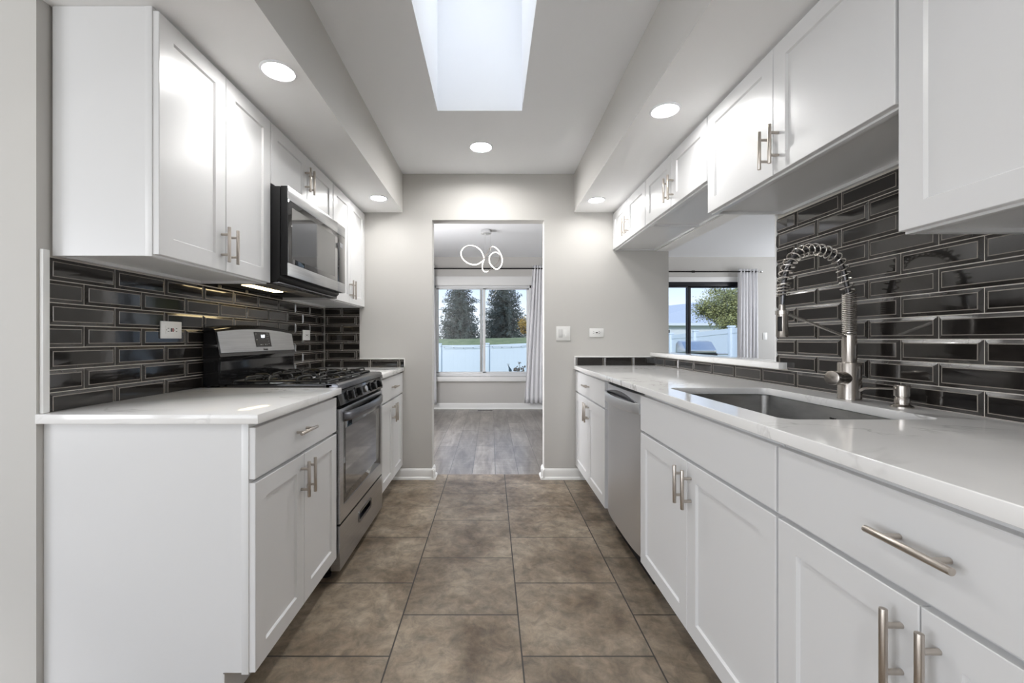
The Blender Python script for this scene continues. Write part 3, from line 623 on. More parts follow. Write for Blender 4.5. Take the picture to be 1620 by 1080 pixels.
# ------------------------------------------------------------------ range
RA, RB = 1.939, 2.694
r = thing('gas_range', 'stainless and black gas range between the two counters under the microwave', 'range', (-1.0, 2.316, 0))
g = G(); g.box(-1.325, -0.745, RA+0.002, RB-0.002, 0.075, 0.895, 0, 0.003)
g.build('body', M['blackgloss'], r)
for (x, y) in ((-0.78, RA+0.05), (-0.78, RB-0.05), (-1.27, RA+0.05), (-1.27, RB-0.05)):
    g = G(); g.lathe((x, y, 0), [(0.022, 0), (0.022, 0.012), (0.012, 0.016), (0.012, 0.076)], 14); g.build('foot', M['black'], r)
# cooktop: recessed pan with rim, brushed front strip
g = G(); xf_, xb = -0.703, -1.235
g.box(xb, xf_-0.045, RA, RB, 0.893, 0.899, 0)
g.box(xb, xf_-0.03, RA, RA+0.022, 0.895, 0.911, 0, 0.004); g.box(xb, xf_-0.03, RB-0.022, RB, 0.895, 0.911, 0, 0.004); g.box(xb-0.02, xb+0.02, RA, RB, 0.895, 0.911, 0, 0.004)
ct = g.build('cooktop', M['blackgloss'], r)
g = G(); g.prism([Vector((xf_-0.062, RA, 0.896)), Vector((xf_-0.062, RA, 0.911)), Vector((xf_-0.012, RA, 0.911)), Vector((xf_, RA, 0.905)), Vector((xf_+0.002, RA, 0.882)), Vector((xf_-0.012, RA, 0.874)), Vector((xf_-0.05, RA, 0.874))], (0, RB-RA, 0), 0, 0.002)
g.build('front_rail', M['darksteel'], r)
# burners and grates
for (bx, by, br_) in ((-0.86, 2.13, 0.046), (-0.86, 2.51, 0.040), (-1.10, 2.13, 0.036), (-1.10, 2.51, 0.046)):
    g = G(); g.lathe((bx, by, 0.899), [(br_+0.04, 0), (br_+0.038, 0.002), (br_+0.006, 0.004), (br_+0.004, 0.012), (br_, 0.013), (br_, 0.020), (br_-0.006, 0.023), (0, 0.0235)], 28, caps=False); bn = g.build('burner', [M['iron']], r)
    g = G(); g.lathe((bx, by, 0.9005), [(br_+0.052, 0), (br_+0.050, 0.003), (br_+0.028, 0.0025), (br_+0.026, 0.0)], 28); g.build('drip_ring', M['steel'], bn)
for (ya, yb_) in ((RA+0.035, 2.312), (2.321, RB-0.035)):
    g = G(); zt = 0.937; x0, x1 = -1.205, -0.775; rr_ = 0.0052
    for y in (ya, yb_): g.tube([Vector((x0, y, 0.918)), Vector((x1, y, 0.918))], rr_, 8)
    for x in (x0, (x0+x1)/2, x1): g.tube([Vector((x, ya, 0.918)), Vector((x, yb_, 0.918))], rr_, 8)
    ym = (ya+yb_)/2
    def finger(p, q_):
        p, q_ = Vector(p), Vector(q_); d = q_-p; up = Vector((0, 0, 1))
        g.tube(catmull([p+up*-0.012, p+up*0.008, p+d*0.10+up*0.019, p+d*0.35+up*0.020, p+d*0.85+up*0.019, q_+up*0.012, q_+up*0.0], 4), 0.0046, 8)
    for cx_ in (-0.86, -1.10):
        for y, s_ in ((ya, 1), (yb_, -1)):
            for dx in (-0.055, 0.055): finger((cx_+dx, y, 0.918), (cx_+dx*0.7, y+s_*0.125, 0.918))
        for xx, s_ in ((cx_-0.105, 1), (cx_+0.085, -1)): finger((xx, ym, 0.918), (xx+s_*0.075, ym, 0.918))
    for x in (x0, x1):
        for y in (ya, yb_): g.cyl((x, y, 0.8985), (x, y, 0.918), 0.006, 8)
    g.build('grate', M['iron'], r)
# sloped control panel and knobs
g = G(); g.prism([Vector((-0.745, RA, 0.875)), Vector((-0.712, RA, 0.875)), Vector((-0.696, RA, 0.808)), Vector((-0.745, RA, 0.800))], (0, RB-RA, 0), 0, 0.002); g.build('control_panel', M['blackgloss'], r)
kn = Vector((0.973, 0, 0.23))
for i, ky in enumerate((2.06, 2.185, 2.316, 2.447, 2.572)):
    c = Vector((-0.704, ky, 0.842)); g = G()
    if i == 2:
        g.lathe(c, [(0.017, 0), (0.0185, 0.003), (0.0185, 0.016), (0.0165, 0.019), (0.0, 0.0195)], 24, axis=kn)
        g.build('knob', M['steel'], r)['label'] = 'round steel centre knob'
    else:
        g.lathe(c, [(0.026, 0), (0.026, 0.004), (0.021, 0.007), (0.018, 0.010)], 24, axis=kn)
        up = Vector((-0.23, 0, 0.973)); sdv = Vector((0, 1, 0)); q0 = c+kn*0.008
        g.prism([q0+up*0.021+sdv*0.009, q0+up*0.021-sdv*0.009, q0-up*0.021-sdv*0.011, q0-up*0.021+sdv*0.011], kn*0.026, 0, 0.003)
        g.build('knob', M['blackgloss'], r)
# oven door
g = G(); DA, DB = RA+0.003, RB-0.003; xo = -0.700; wa, wb, wz0, wz1 = DA+0.048, DB-0.044, 0.335, 0.765
for (y0, y1, z0, z1) in ((DA, wa, 0.262, 0.792), (wb, DB, 0.262, 0.792), (wa, wb, 0.262, wz0), (wa, wb, wz1, 0.792)): g.box(-0.742, xo, y0, y1, z0, z1, 0, 0.0)
od = g.build('oven_door', M['steel'], r)
g = G(); g.box(-0.742, xo-0.002, wa, wb, wz0, wz1, 0, 0.001); wi = g.build('glass_panel', M['glassblk'], od)
g = G(); g.box(xo-0.0025, xo-0.0008, wa+0.030, wb-0.030, wz0+0.045, wz1-0.075, 0); g.build('viewing_window', M['glasswin'], od, smooth=0)
g = G(); rings_ = []
for i in range(29):
    u = i/28; t = 2*u-1; y = DA+0.040+(DB-DA-0.075)*u; o_ = 0.006+0.042*(1-t*t)**0.55; z = 0.752
    rings_.append([Vector((xo+o_-0.016, y, z-0.022)), Vector((xo+o_-0.004, y, z-0.024)), Vector((xo+o_, y, z-0.016)), Vector((xo+o_, y, z+0.014)), Vector((xo+o_-0.005, y, z+0.022)), Vector((xo+o_-0.016, y, z+0.020))])
g.rings(rings_); g.build('handle', M['darksteel'], od, smooth=40)
# drawer below
hx0, hx1, hz0, hz1 = 2.215, 2.445, 0.150, 0.200
g = G()
for (y0, y1, z0, z1) in ((DA, hx0, 0.045, 0.252), (hx1, DB, 0.045, 0.252), (hx0, hx1, 0.045, hz0), (hx0, hx1, hz1, 0.252)): g.box(-0.742, xo, y0, y1, z0, z1)
dw_ = g.build('storage_drawer', M['steel'], r)
g = G()
out = rrect(hx0-0.004, hx1+0.004, hz0-0.004, hz1+0.004, 0.024, 5); inn = rrect(hx0+0.010, hx1-0.010, hz0+0.010, hz1-0.010, 0.014, 5)
R3 = lambda pts, x: [Vector((x, p[0], p[1])) for p in pts]
g.rings([R3(out, xo-0.001), R3(out, xo+0.003), R3(inn, xo+0.001), R3(inn, xo-0.022)], 0, caps=False)
g.bm.faces.new([g.bm.verts.new(p) for p in R3(inn, xo-0.022)]); g.build('recessed_handle', M['darksteel'], dw_, recalc=True)
# backguard
BA, BB = RA+0.004, RB-0.004
def arch(y): t = 2*(y-BA)/(BB-BA)-1; return 0.022*(1-t*t)
n = 20; ys = [BA+(BB-BA)*i/n for i in range(n+1)]
g = G()
g.rings([[Vector((-1.332, y, 0.90)), Vector((-1.262, y, 0.90)), Vector((-1.262, y, 1.02)), Vector((-1.252, y, 1.035)), Vector((-1.258, y, 1.048)), Vector((-1.258-(0.112+arch(y))*0.1875, y, 1.160+arch(y))), Vector((-1.270-(0.112+arch(y))*0.1875, y, 1.170+arch(y))), Vector((-1.332, y, 1.170+arch(y)))] for y in ys])
bg = g.build('backguard', M['blackgloss'], r, smooth=40)
g = G(); ya, yb_ = BA+0.010, BB-0.010; ys2 = [ya+(yb_-ya)*i/n for i in range(n+1)]
def bgp(y, k, o=0.003):
    z0, z1 = 1.050, 1.153+arch(y)*0.95; z = z0+(z1-z0)*k; x = -1.258-(z-1.048)*0.021/0.112; return Vector((x+o, y, z+o*0.15))
fi = [[bgp(y, 0.02, -0.001), bgp(y, 0.02), bgp(y, 0.97), bgp(y, 0.97, -0.001)] for y in ys2]; g.rings(fi)
g.build('steel_fascia', M['steel'], bg, smooth=40)
g = G(); d0_, d1_ = 2.255, 2.408
g.prism([bgp(d0_, 0.20, 0.0028), bgp(d1_, 0.20, 0.0028), bgp(d1_, 0.86, 0.0028), bgp(d0_, 0.86, 0.0028)], (0.0022, 0, 0.0003)); g.build('display', M['display'], bg)
bx_ = Vector((0, 1, 0)); bu = Vector((-0.184, 0, 0.983))
lettering('1:07', 0.024, bgp(2.332, 0.66, 0.0062), bx_, bu, M['glow'], bg, 'clock_digits')
lettering('Amana', 0.017, bgp(2.342, 0.09, 0.0036), bx_, bu, M['ink'], bg, 'lettering')
for (y, k, w_, h_) in [(2.385, 0.78-0.11*i, 0.010, 0.0035) for i in range(5)]+[(2.373, 0.78-0.11*i, 0.006, 0.0035) for i in range(3)]+[(2.30, 0.30, 0.014, 0.006), (2.318, 0.30, 0.006, 0.006), (2.345, 0.30, 0.014, 0.006), (2.363, 0.30, 0.006, 0.006), (2.268, 0.77, 0.006, 0.003), (2.268, 0.52, 0.008, 0.005)]:
    p = bgp(y, k, 0.0052); g = G(); g.prism([p-bx_*w_/2-bu*h_/2, p+bx_*w_/2-bu*h_/2, p+bx_*w_/2+bu*h_/2, p-bx_*w_/2+bu*h_/2], (0.0004, 0, 0)); g.build('touch_key', M['icon'], bg)
g = G(); g.box(-1.2615, -1.2595, BA+0.012, BB-0.012, 0.925, 1.012, 0, 0.0008); g.build('lower_fascia', M['blackgloss'], bg)
# ------------------------------------------------------------------ microwave
r = thing('microwave_oven', 'over-the-range stainless and black glass microwave above the gas range', 'microwave', (-1.14, 2.316, 1.39)); MA, MB_ = 1.940, 2.693; xf_ = -0.937
g = G(); g.prism([Vector((-1.330, MA, 1.384)), Vector((-0.995, MA, 1.384)), Vector((-0.9765, MA, 1.404)), Vector((-0.9765, MA, 1.824)), Vector((-1.330, MA, 1.824))], (0, MB_-MA, 0), 0, 0.002); g.build('body', M['black'], r)
md = 2.566
g = G(); g.box(-0.974, xf_-0.003, MA, md-0.001, 1.412, 1.826, 0, 0.002); dr = g.build('door', M['black'], r)
for (z0, z1, nm) in ((1.764, 1.827, 'top_band'), (1.411, 1.470, 'bottom_band')):
    g = G(); g.box(xf_-0.006, xf_, MA, md-0.001, z0, z1, 0, 0.0015); g.build(nm, M['steel'], dr)
g = G(); g.box(xf_-0.005, xf_-0.001, MA+0.001, md-0.002, 1.4705, 1.7635, 0, 0.001); g.build('door_glass', M['glassblk'], dr)
g = G(); g.box(xf_-0.0012, xf_-0.0003, MA+0.035, md-0.045, 1.495, 1.735); g.build('window', M['glasswin'], dr, smooth=0)
g = G(); g.box(-0.974, xf_-0.003, md+0.001, MB_, 1.412, 1.826, 0, 0.002); cp = g.build('control_panel', M['black'], r)
for (z0, z1, nm) in ((1.764, 1.827, 'top_band'), (1.411, 1.470, 'bottom_band')):
    g = G(); g.box(xf_-0.006, xf_, md+0.001, MB_, z0, z1, 0, 0.0015); g.build(nm, M['steel'], cp)
g = G(); g.box(xf_-0.005, xf_-0.001, md+0.002, MB_-0.001, 1.4705, 1.7635, 0, 0.001); g.build('panel_glass', M['glassblk'], cp)
g = G(); g.box(xf_-0.0012, xf_-0.0002, 2.606, 2.656, 1.688, 1.716); g.build('display', M['icon'], cp)
g = G()
for (x0, x1, y0, y1) in ((-1.155, -1.045, 2.02, 2.31), (-1.155, -1.045, 2.34, 2.62)): g.box(x0, x1, y0, y1, 1.380, 1.3845, 0, 0.001)
g.build('grease_filter', M['filter'], r)
g = G(); g.box(-1.225, -1.170, 2.06, 2.36, 1.3805, 1.385); g.build('hood_lamp', M['hoodlamp'], r)
g = G(); g.box(-1.035, -0.985, MA+0.01, MB_-0.01, 1.376, 1.386, 0, 0.003); g.build('vent_lip', M['darksteel'], r)
# ------------------------------------------------------------------ outlets and switches
def gang(name, label, cat, c, u, n, w, h, kind):
    """wall plate: c centre on the wall, u horizontal direction, n out of the wall"""
    c, u, n = Vector(c), Vector(u).normalized(), Vector(n).normalized(); z = Vector((0, 0, 1))
    r = thing(name, label, cat, c)
    def pr(g, a0, a1, b0, b1, h0, h1, bev=0.0): g.prism([c+u*a0+z*b0+n*h0, c+u*a1+z*b0+n*h0, c+u*a1+z*b1+n*h0, c+u*a0+z*b1+n*h0], n*(h1-h0), 0, bev)
    g = G(); pr(g, -w/2, w/2, -h/2, h/2, 0.0003, 0.006, 0.002); g.build('plate', M['plate'], r)
    if kind in ('gfci', 'duplex'):
        g = G(); pr(g, -0.034, 0.034, -0.0165, 0.0165, 0.005, 0.0078, 0.001); f = g.build('receptacle', M['plate'], r)
        for a, b_, w_, h_ in [(a, b, 0.004, 0.0013) for a in (-0.024, 0.020) for b in (-0.0065, 0.0065)]+[(-0.014, 0, 0.0015, 0.002), (0.030, 0, 0.0015, 0.002)]:
            g = G(); pr(g, a-w_, a+w_, b_-h_, b_+h_, 0.0076, 0.0081); g.build('socket_slot', M['slot'], f)
        if kind == 'gfci':
            g = G(); pr(g, -0.0075, -0.0015, -0.0075, 0.0075, 0.0076, 0.0088); g.build('reset_button', M['redbtn'], f)
            g = G(); pr(g, 0.0015, 0.0075, -0.0075, 0.0075, 0.0076, 0.0088); g.build('test_button', M['slot'], f)
        else:
            g = G(); pr(g, -0.006, 0.008, -0.0045, 0.0045, 0.0076, 0.0085); g.build('reset_button', M['slot'], f)
    elif kind == 'switches':
        for a, mm in ((-0.023, 'plate2'), (0.023, 'plate')):
            g = G(); pr(g, a-0.0165, a+0.0165, -0.033, 0.033, 0.005, 0.0078, 0.001)
            if a < 0: pr(g, a-0.014, a+0.014, -0.029, 0.000, 0.0075, 0.0100, 0.0015)
            else: pr(g, a-0.011, a+0.011, -0.030, -0.004, 0.0075, 0.0105, 0.0015)
            g.build('rocker', M[mm], r)
    elif kind == 'single':
        g = G(); pr(g, -0.0165, 0.0165, -0.033, 0.033, 0.005, 0.008, 0.001); g.build('rocker', M['plate'], r)
    return r
gang('wall_outlet', 'white outlet plate with a red button, on the black tile before the range', 'outlet', (LW, 1.754, 1.155), (0, -1, 0), (1, 0, 0), 0.114, 0.071, 'gfci')
gang('wall_outlet', 'small white outlet plate on the black tile behind the range, near the corner', 'outlet', (LW, 3.035, 1.147), (0, -1, 0), (1, 0, 0), 0.118, 0.073, 'duplex')
gang('wall_outlet', 'white horizontal outlet on the painted wall above the low row of tile', 'outlet', ((943.6-VX)*YB/F, YB, CAMZ+(VY-526)*YB/F), (1, 0, 0), (0, -1, 0), 0.114, 0.069, 'duplex')
gang('light_switch', 'white double rocker switch plate on the painted wall beside the doorway', 'switch', ((891-VX)*YB/F, YB, CAMZ+(VY-527.3)*YB/F), (1, 0, 0), (0, -1, 0), 0.113, 0.114, 'switches')
gang('light_switch', 'white single switch on the far wall beside the patio door curtain', 'switch', ((1210-VX)*YF/F, YF, CAMZ+(VY-531.5)*YF/F), (1, 0, 0), (0, -1, 0), 0.070, 0.114, 'single')
# ------------------------------------------------------------------ recessed lights
def downlight(label, x, y, z, rad, rim):
    r = thing('recessed_light', label, 'light', (x, y, z), 'recessed ceiling lights')
    g = G(); g.lathe((x, y, z), [(rim, -0.0005), (rim-0.002, -0.004), (rim-0.008, -0.006), (rad+0.002, -0.003), (rad, 0.0)], 36, caps=False); g.build('trim_ring', M['ceil'], r, recalc=True)
    g = G(); g.lathe((x, y, z), [(rad+0.001, -0.0028), (rad*0.7, -0.0034), (0.001, -0.0036)], 36, caps=True); g.build('diffuser', M['bulb'], r)
    d = bpy.data.lights.new('lamp_light', 'AREA'); d.shape = 'DISK'; d.size = rad*1.9; d.energy = 0.62 if z < 2.3 else 4.2; d.spread = math.radians(165); d.color = (1.0, 0.985, 0.96)
    lo = bpy.data.objects.new('lamp_light', d); COL.objects.link(lo); lo.parent = r; lo.location = (0, 0, -0.005)
    return r
downlight('round recessed light in the soffit over the free end of the range side', -0.807, 1.594, ZS, 0.050, 0.066)
downlight('round recessed light in the range-side soffit at the back wall', -0.812, 3.025, ZS, 0.050, 0.066)
downlight('round recessed light in the soffit in front of the cabinet above the sink', 0.771, 1.867, ZS, 0.050, 0.066)
downlight('round recessed light in the sink-side soffit at the back wall', 0.765, 3.066, ZS, 0.050, 0.066)
downlight('added recessed fill light in the range-side soffit, out of view', -0.807, 0.16, ZS, 0.050, 0.066)  # added out of view so floor and counter bounce more light upward
downlight('added recessed fill light in the sink-side soffit, out of view', 0.771, 0.16, ZS, 0.050, 0.066)  # added out of view for the same upward bounce
downlight('added recessed fill light in the main ceiling, unseen behind the camera', -0.072, -0.9, ZC, 0.067, 0.082)  # added behind the camera as general fill
downlight('round recessed light in the main ceiling past the skylight', -0.072, 2.898, ZC, 0.067, 0.082)
# ------------------------------------------------------------------ dining room things
r = thing('chandelier', 'looping ribbon LED chandelier hanging in the dining room beyond the doorway', 'chandelier', W(769, 364, 5.1)); CD = 5.1
cc = W(769.2, 363.6, CD)
g = G(); g.lathe((cc.x, CD, ZC), [(0.060, -0.0005), (0.062, -0.004), (0.062, -0.045), (0.058, -0.05), (0.0, -0.05)], 32); g.build('canopy', M['chrome'], r)
cpx = [(550,580,1,0),(510,470,1,.02),(450,405,1,.04),(380,370,.72,.06),(300,360,.66,.07),(215,390,.8,.07),(165,450,1,.05),(155,510,1,.02),(185,585,1,-.02),(270,658,1,-.05),(390,688,1,-.06),(480,655,1,-.05),(550,580,.3,-.05),(600,495,0,-.04),(650,405,0,-.02),(700,376,1,0),(780,425,1,.0),(835,510,1,-.02),(858,600,1,-.04),(845,690,1,-.06),(800,750,1,-.07),(750,762,1,-.07),(690,718,1,-.05),(645,650,1,-.02),(640,560,1,.02),(690,492,1,.05),(755,474,1,.07),(810,505,.6,.08),(815,570,0,.08),(780,650,0,.07),(700,730,0,.06),(630,795,.6,.05),(570,808,1,.04),(525,770,1,.02),(520,690,1,.0),(540,620,1,.0)]
pts = [W(715+x/10.8, 355+y/10.8, CD+dy) for x, y, e, dy in cpx]; ev = [e for *_, e, dy in cpx]
sm = catmull(pts, 6, True); se = []
for i in range(len(ev)):
    for k in range(6): se.append(ev[i]+(ev[(i+1) % len(ev)]-ev[i])*k/6)
rg = []; m_ = len(sm)
for i, p in enumerate(sm):
    t = (sm[(i+1) % m_]-sm[i-1]).normalized(); n0 = Vector((0, -1, 0)); n0 = (n0-t*n0.dot(t)).normalized(); n1 = Matrix.Rotation(PI*(1-se[i]), 4, t) @ n0; b = t.cross(n1)
    hw, ht = 0.0055, 0.0035
    rg.append([p+b*hw+n1*ht, p-b*hw+n1*ht, p-b*hw-n1*ht, p+b*hw-n1*ht])
g = G(); fs = g.rings(rg, 0, False, True)
for k, f in enumerate(fs):
    if k % 4 == 0: f.material_index = 1
g.build('light_ribbon', [M['nickel_dark'], M['led']], r, smooth=60)
for (x, yb_) in ((767.5, 403), (776, 402)):
    p = W(x, yb_, CD); g = G(); g.cyl((p.x, CD, p.z), (p.x, CD, ZC-0.04), 0.0013, 6); g.build('suspension_wire', M['chrome'], r)
def curtain(label, xt0, xt1, xb0, xb1, z0, z1, y, nf, ph=0.0, group='grey curtains'):
    g = G()
    def fn(u, v):
        uu = u; x = (xt0+(xt1-xt0)*uu)*(v)+(xb0+(xb1-xb0)*uu)*(1-v)
        a = 0.020*(0.8+0.4*math.sin(3*uu*PI+ph))
        return Vector((x+0.006*math.sin(2*PI*nf*uu*2+v*5+ph), y+a*math.sin(2*PI*nf*uu+ph+0.35*math.sin(4*v+ph)), z0+(z1-z0)*v+(0.004*math.sin(2*PI*nf*uu) if v < 0.01 else 0)))
    g.grid(fn, nf*14, 22)
    o = g.build('curtain', M['curtain'], smooth=80)
    md_ = o.modifiers.new('cloth_thickness', 'SOLIDIFY'); md_.thickness = 0.003
    return tag(o, label, 'curtain')
YC = YF-0.10
k_ = YC/F; X_ = lambda x: (x-VX)*k_; Z_ = lambda y: CAMZ-(y-VY)*k_
curtain('light grey curtain at the doorway side nearest the light switch, beside the dining window', X_(843.5), X_(864), X_(829.5), X_(866), Z_(637.5), Z_(419.5), YC, 5)
curtain('light grey curtain of the dining window mostly hidden by the door jamb', X_(668), X_(687.5), X_(666), X_(690), Z_(639.5), Z_(419.5), YC, 5, 1.0)
curtain('light grey curtain hanging at the edge of the black patio door', X_(1168.5), X_(1198.5), X_(1167), X_(1200.5), 0.06, Z_(425.2), YC, 6, 0.5)
def rod(label, x0, x1, z):
    r = thing('curtain_rod', label, 'curtain rod', ((x0+x1)/2, YC, z))
    g = G(); g.cyl((x0, YC, z), (x1, YC, z), 0.0105, 12); g.build('rod', M['rod'], r)
    for x, s in ((x0, -1), (x1, 1)):
        g = G(); g.lathe((x, YC, z), [(0.012, -0.005), (0.016, 0.0), (0.010, 0.012), (0.018, 0.025), (0.024, 0.042), (0.018, 0.060), (0.0, 0.066)], 16, axis=(s, 0, 0)); g.build('finial', M['chrome'], r)
    for x in (x0+0.04, x1-0.04):
        g = G(); g.cyl((x, YC, z), (x, YF-0.0005, z), 0.006, 8); g.cyl((x, YF-0.006, z), (x, YF-0.0005, z), 0.022, 14); g.lathe((x-0.008, YC, z), [(0.0108, 0), (0.016, 0.001), (0.016, 0.015), (0.0108, 0.016)], 14, axis=(1, 0, 0)); g.build('bracket', M['rod'], r)
    return r
rod('black curtain rod over the dining window', X_(664), X_(866), Z_(424.6))
rr_ = rod('thin black curtain rod over the patio door', X_(985), X_(1199.5), Z_(429.5))
g = G(); xx = X_(1096.5); g.lathe((xx-0.02, YC, Z_(429.5)), [(0.011, 0), (0.018, 0.002), (0.018, 0.014), (0.012, 0.016), (0.012, 0.026), (0.018, 0.028), (0.018, 0.040), (0.011, 0.042)], 14, axis=(1, 0, 0)); g.cyl((xx, YC, Z_(429.5)), (xx, YF-0.0005, Z_(429.5)+0.02), 0.006, 8); g.build('bracket', M['rod'], rr_)
g = G()
g.box(-0.215, 0.02, 6.595, 6.685, 0.0003, 0.006, 0, 0.002)
r = tag(g.build('floor_register', M['darksteel']), 'dark metal floor register set in the planks under the dining window', 'floor vent')
# ------------------------------------------------------------------ outdoors
def gz(x, y):
    h = -0.12-0.05*max(0, min(y-8, 8))
    h += 0.25*max(0, min(1, (x-3)/4))
    b = max(0, min(1, (y-17.5)/8.0)); b = b*b*(3-2*b)
    h = h*(1-b)+(1.16+0.10*max(0, min(1, (x+2)/5)))*b
    return h
g = G(); g.grid(lambda u, v: Vector((-30+70*u, YF+0.14+62*v, gz(-30+70*u, YF+0.14+62*v))), 70, 124)
struct(g.build('lawn', M['grass'], smooth=60))
g = G(); g.box(1.6, 5.4, YF+0.141, 10.6, -0.40, -0.055); struct(g.build('patio_ground', M['concrete'], smooth=0))
def fence(label, posts):
    """vinyl privacy fence: posts = list of (x, y, top)"""
    r = thing('vinyl_fence', label, 'fence', (posts[0][0], posts[0][1], gz(posts[0][0], posts[0][1])))
    for (x, y, t) in posts:
        g = G(); z0 = gz(x, y)-0.05; s = 0.064
        g.box(x-s, x+s, y-s, y+s, z0, t, 0, 0.004); g.box(x-s-0.02, x+s+0.02, y-s-0.02, y+s+0.02, t, t+0.025, 0, 0.004)
        g.prism([Vector((x-s-0.01, y-s-0.01, t+0.025)), Vector((x+s+0.01, y-s-0.01, t+0.025)), Vector((x+s+0.01, y+s+0.01, t+0.025)), Vector((x-s-0.01, y+s+0.01, t+0.025))], (0, 0, 0.02))
        g.build('post', M['fence'], r)
    for (p, q_) in zip(posts, posts[1:]):
        a, b = Vector((p[0], p[1], 0)), Vector((q_[0], q_[1], 0)); d = (b-a); ln = d.length; d.normalize(); nrm = Vector((d.y, -d.x, 0)); g = G()
        def slabp(s0, s1, za0, za1, zb0, zb1, th):
            P = [a+d*s0-nrm*th/2+Vector((0, 0, za0)), a+d*s1-nrm*th/2+Vector((0, 0, zb0)), a+d*s1-nrm*th/2+Vector((0, 0, zb1)), a+d*s0-nrm*th/2+Vector((0, 0, za1))]
            g.prism(P, nrm*th)
        ta, tb = p[2]-0.03, q_[2]-0.03; ga, gb = gz(p[0], p[1])-0.04, gz(q_[0], q_[1])-0.04
        slabp(0.06, ln-0.06, ta-0.14, ta, tb-0.14, tb, 0.05); slabp(0.06, ln-0.06, ga, ga+0.16, gb, gb+0.16, 0.05)
        k = 11; w = (ln-0.13)/k
        for i in range(k):
            s0, s1 = 0.065+i*w+0.0004, 0.065+(i+1)*w-0.0004; f0, f1 = s0/ln, s1/ln
            slabp(s0, s1, ga+0.15+(gb-ga)*f0, ta-0.135+(tb-ta)*f0, ga+0.15+(gb-ga)*f1, ta-0.135+(tb-ta)*f1, 0.022)
        g.build('panel', M['fence'], r)
    return r
FD = 16.0; px_ = [(W(x, 0, FD).x) for x in (544.7, 620.2, 695.7, 771.2, 846.7, 922.2)]
tops = [0.93, 0.93, 0.93, 0.945, 1.02, 1.14]
fence('white vinyl fence running across the yard behind the dining window', list(zip(px_, [FD]*6, tops)))
sf = [(W(1061.8, 0, 15).x, 15.0, 1.31), (W(1100, 0, 13.25).x, 13.25, 1.365), (W(1157, 0, 11.5).x, 11.5, 1.455), (6.66, 9.7, 1.52)]
fence('white vinyl fence beyond the grill outside the patio door, rising towards the house', sf)
g = G()
for (A, B) in (((px_[2], FD-0.09, 0.86), (px_[3], FD-0.09, 0.865)), ((px_[3], FD-0.09, 0.865), (px_[4], FD-0.09, 0.93))):
    P = [Vector(A).lerp(Vector(B), i/10)-Vector((0, 0, 0.05*math.sin(PI*i/10))) for i in range(11)]; g.tube(P, 0.004, 5)
    for p in P[1::2]: g.lathe(p-Vector((0, 0, 0.035)), [(0.004, 0.03), (0.014, 0.018), (0.014, 0.008), (0.0, 0.0)], 8)
tag(g.build('string_lights', M['pole']), 'thin dark string of bulbs along the top of the yard fence', 'string lights')
def spruce(label, x, y, h, rad, seed):
    rnd = random.Random(seed); z0 = gz(x, y)-0.05
    r = thing('spruce_tree', label, 'tree', (x, y, z0), 'spruces beyond the fence')
    g = G(); g.tube([Vector((x, y, z0)), Vector((x, y, z0+h*0.5)), Vector((x, y, z0+h))], 0.1, 8, radii=[0.16, 0.08, 0.01]); g.build('trunk', M['bark'], r)
    g = G(); z = z0+0.25
    while z < z0+h-0.05:
        f = (z-z0)/h; rl = rad*(1-f)**0.85*rnd.uniform(0.85, 1.12); nb = max(5, int(13*(1-f)+4)); a0 = rnd.uniform(0, 6)
        for k in range(nb):
            an = a0+2*PI*k/nb+rnd.uniform(-0.2, 0.2); ln = rl*rnd.uniform(0.75, 1.18); dr_ = Vector((math.cos(an), math.sin(an), 0)); base_ = Vector((x, y, z))
            ns = max(4, int(ln*9))
            for s in range(ns):
                t = (s+0.6)/ns; p = base_+dr_*ln*t+Vector((0, 0, ln*(-0.34*t+0.26*t*t)))
                for q_ in range(7):
                    sd = dr_.cross(Vector((0, 0, 1)))*rnd.uniform(-1, 1)+dr_*rnd.uniform(0.1, 0.9)+Vector((0, 0, rnd.uniform(-0.8, 0.25))); sd.normalize(); L_ = rnd.uniform(0.10, 0.22)
                    w_ = sd.orthogonal().normalized(); w_.rotate(Matrix.Rotation(rnd.uniform(0, 6), 3, sd)); w_ *= 0.036
                    j = Vector((rnd.uniform(-.07, .07), rnd.uniform(-.07, .07), rnd.uniform(-.11, .11)))
                    g.quad([p+j-w_, p+j+sd*L_*0.6-w_*0.8, p+j+sd*L_, p+j+sd*L_*0.6+w_*0.9])
        z += 0.17+0.05*f
    g.build('foliage', M['needle'], r, smooth=0)
    return r
p = W(727, 533, 29); spruce('dark spruce tree beyond the fence, in the window pane nearest the light pole', p.x, 29, 6.3, 1.65, 1)
p = W(797, 530, 34); spruce('fuller dark spruce tree beyond the fence, beside the yellow bush', p.x, 34, 7.9, 2.05, 2)
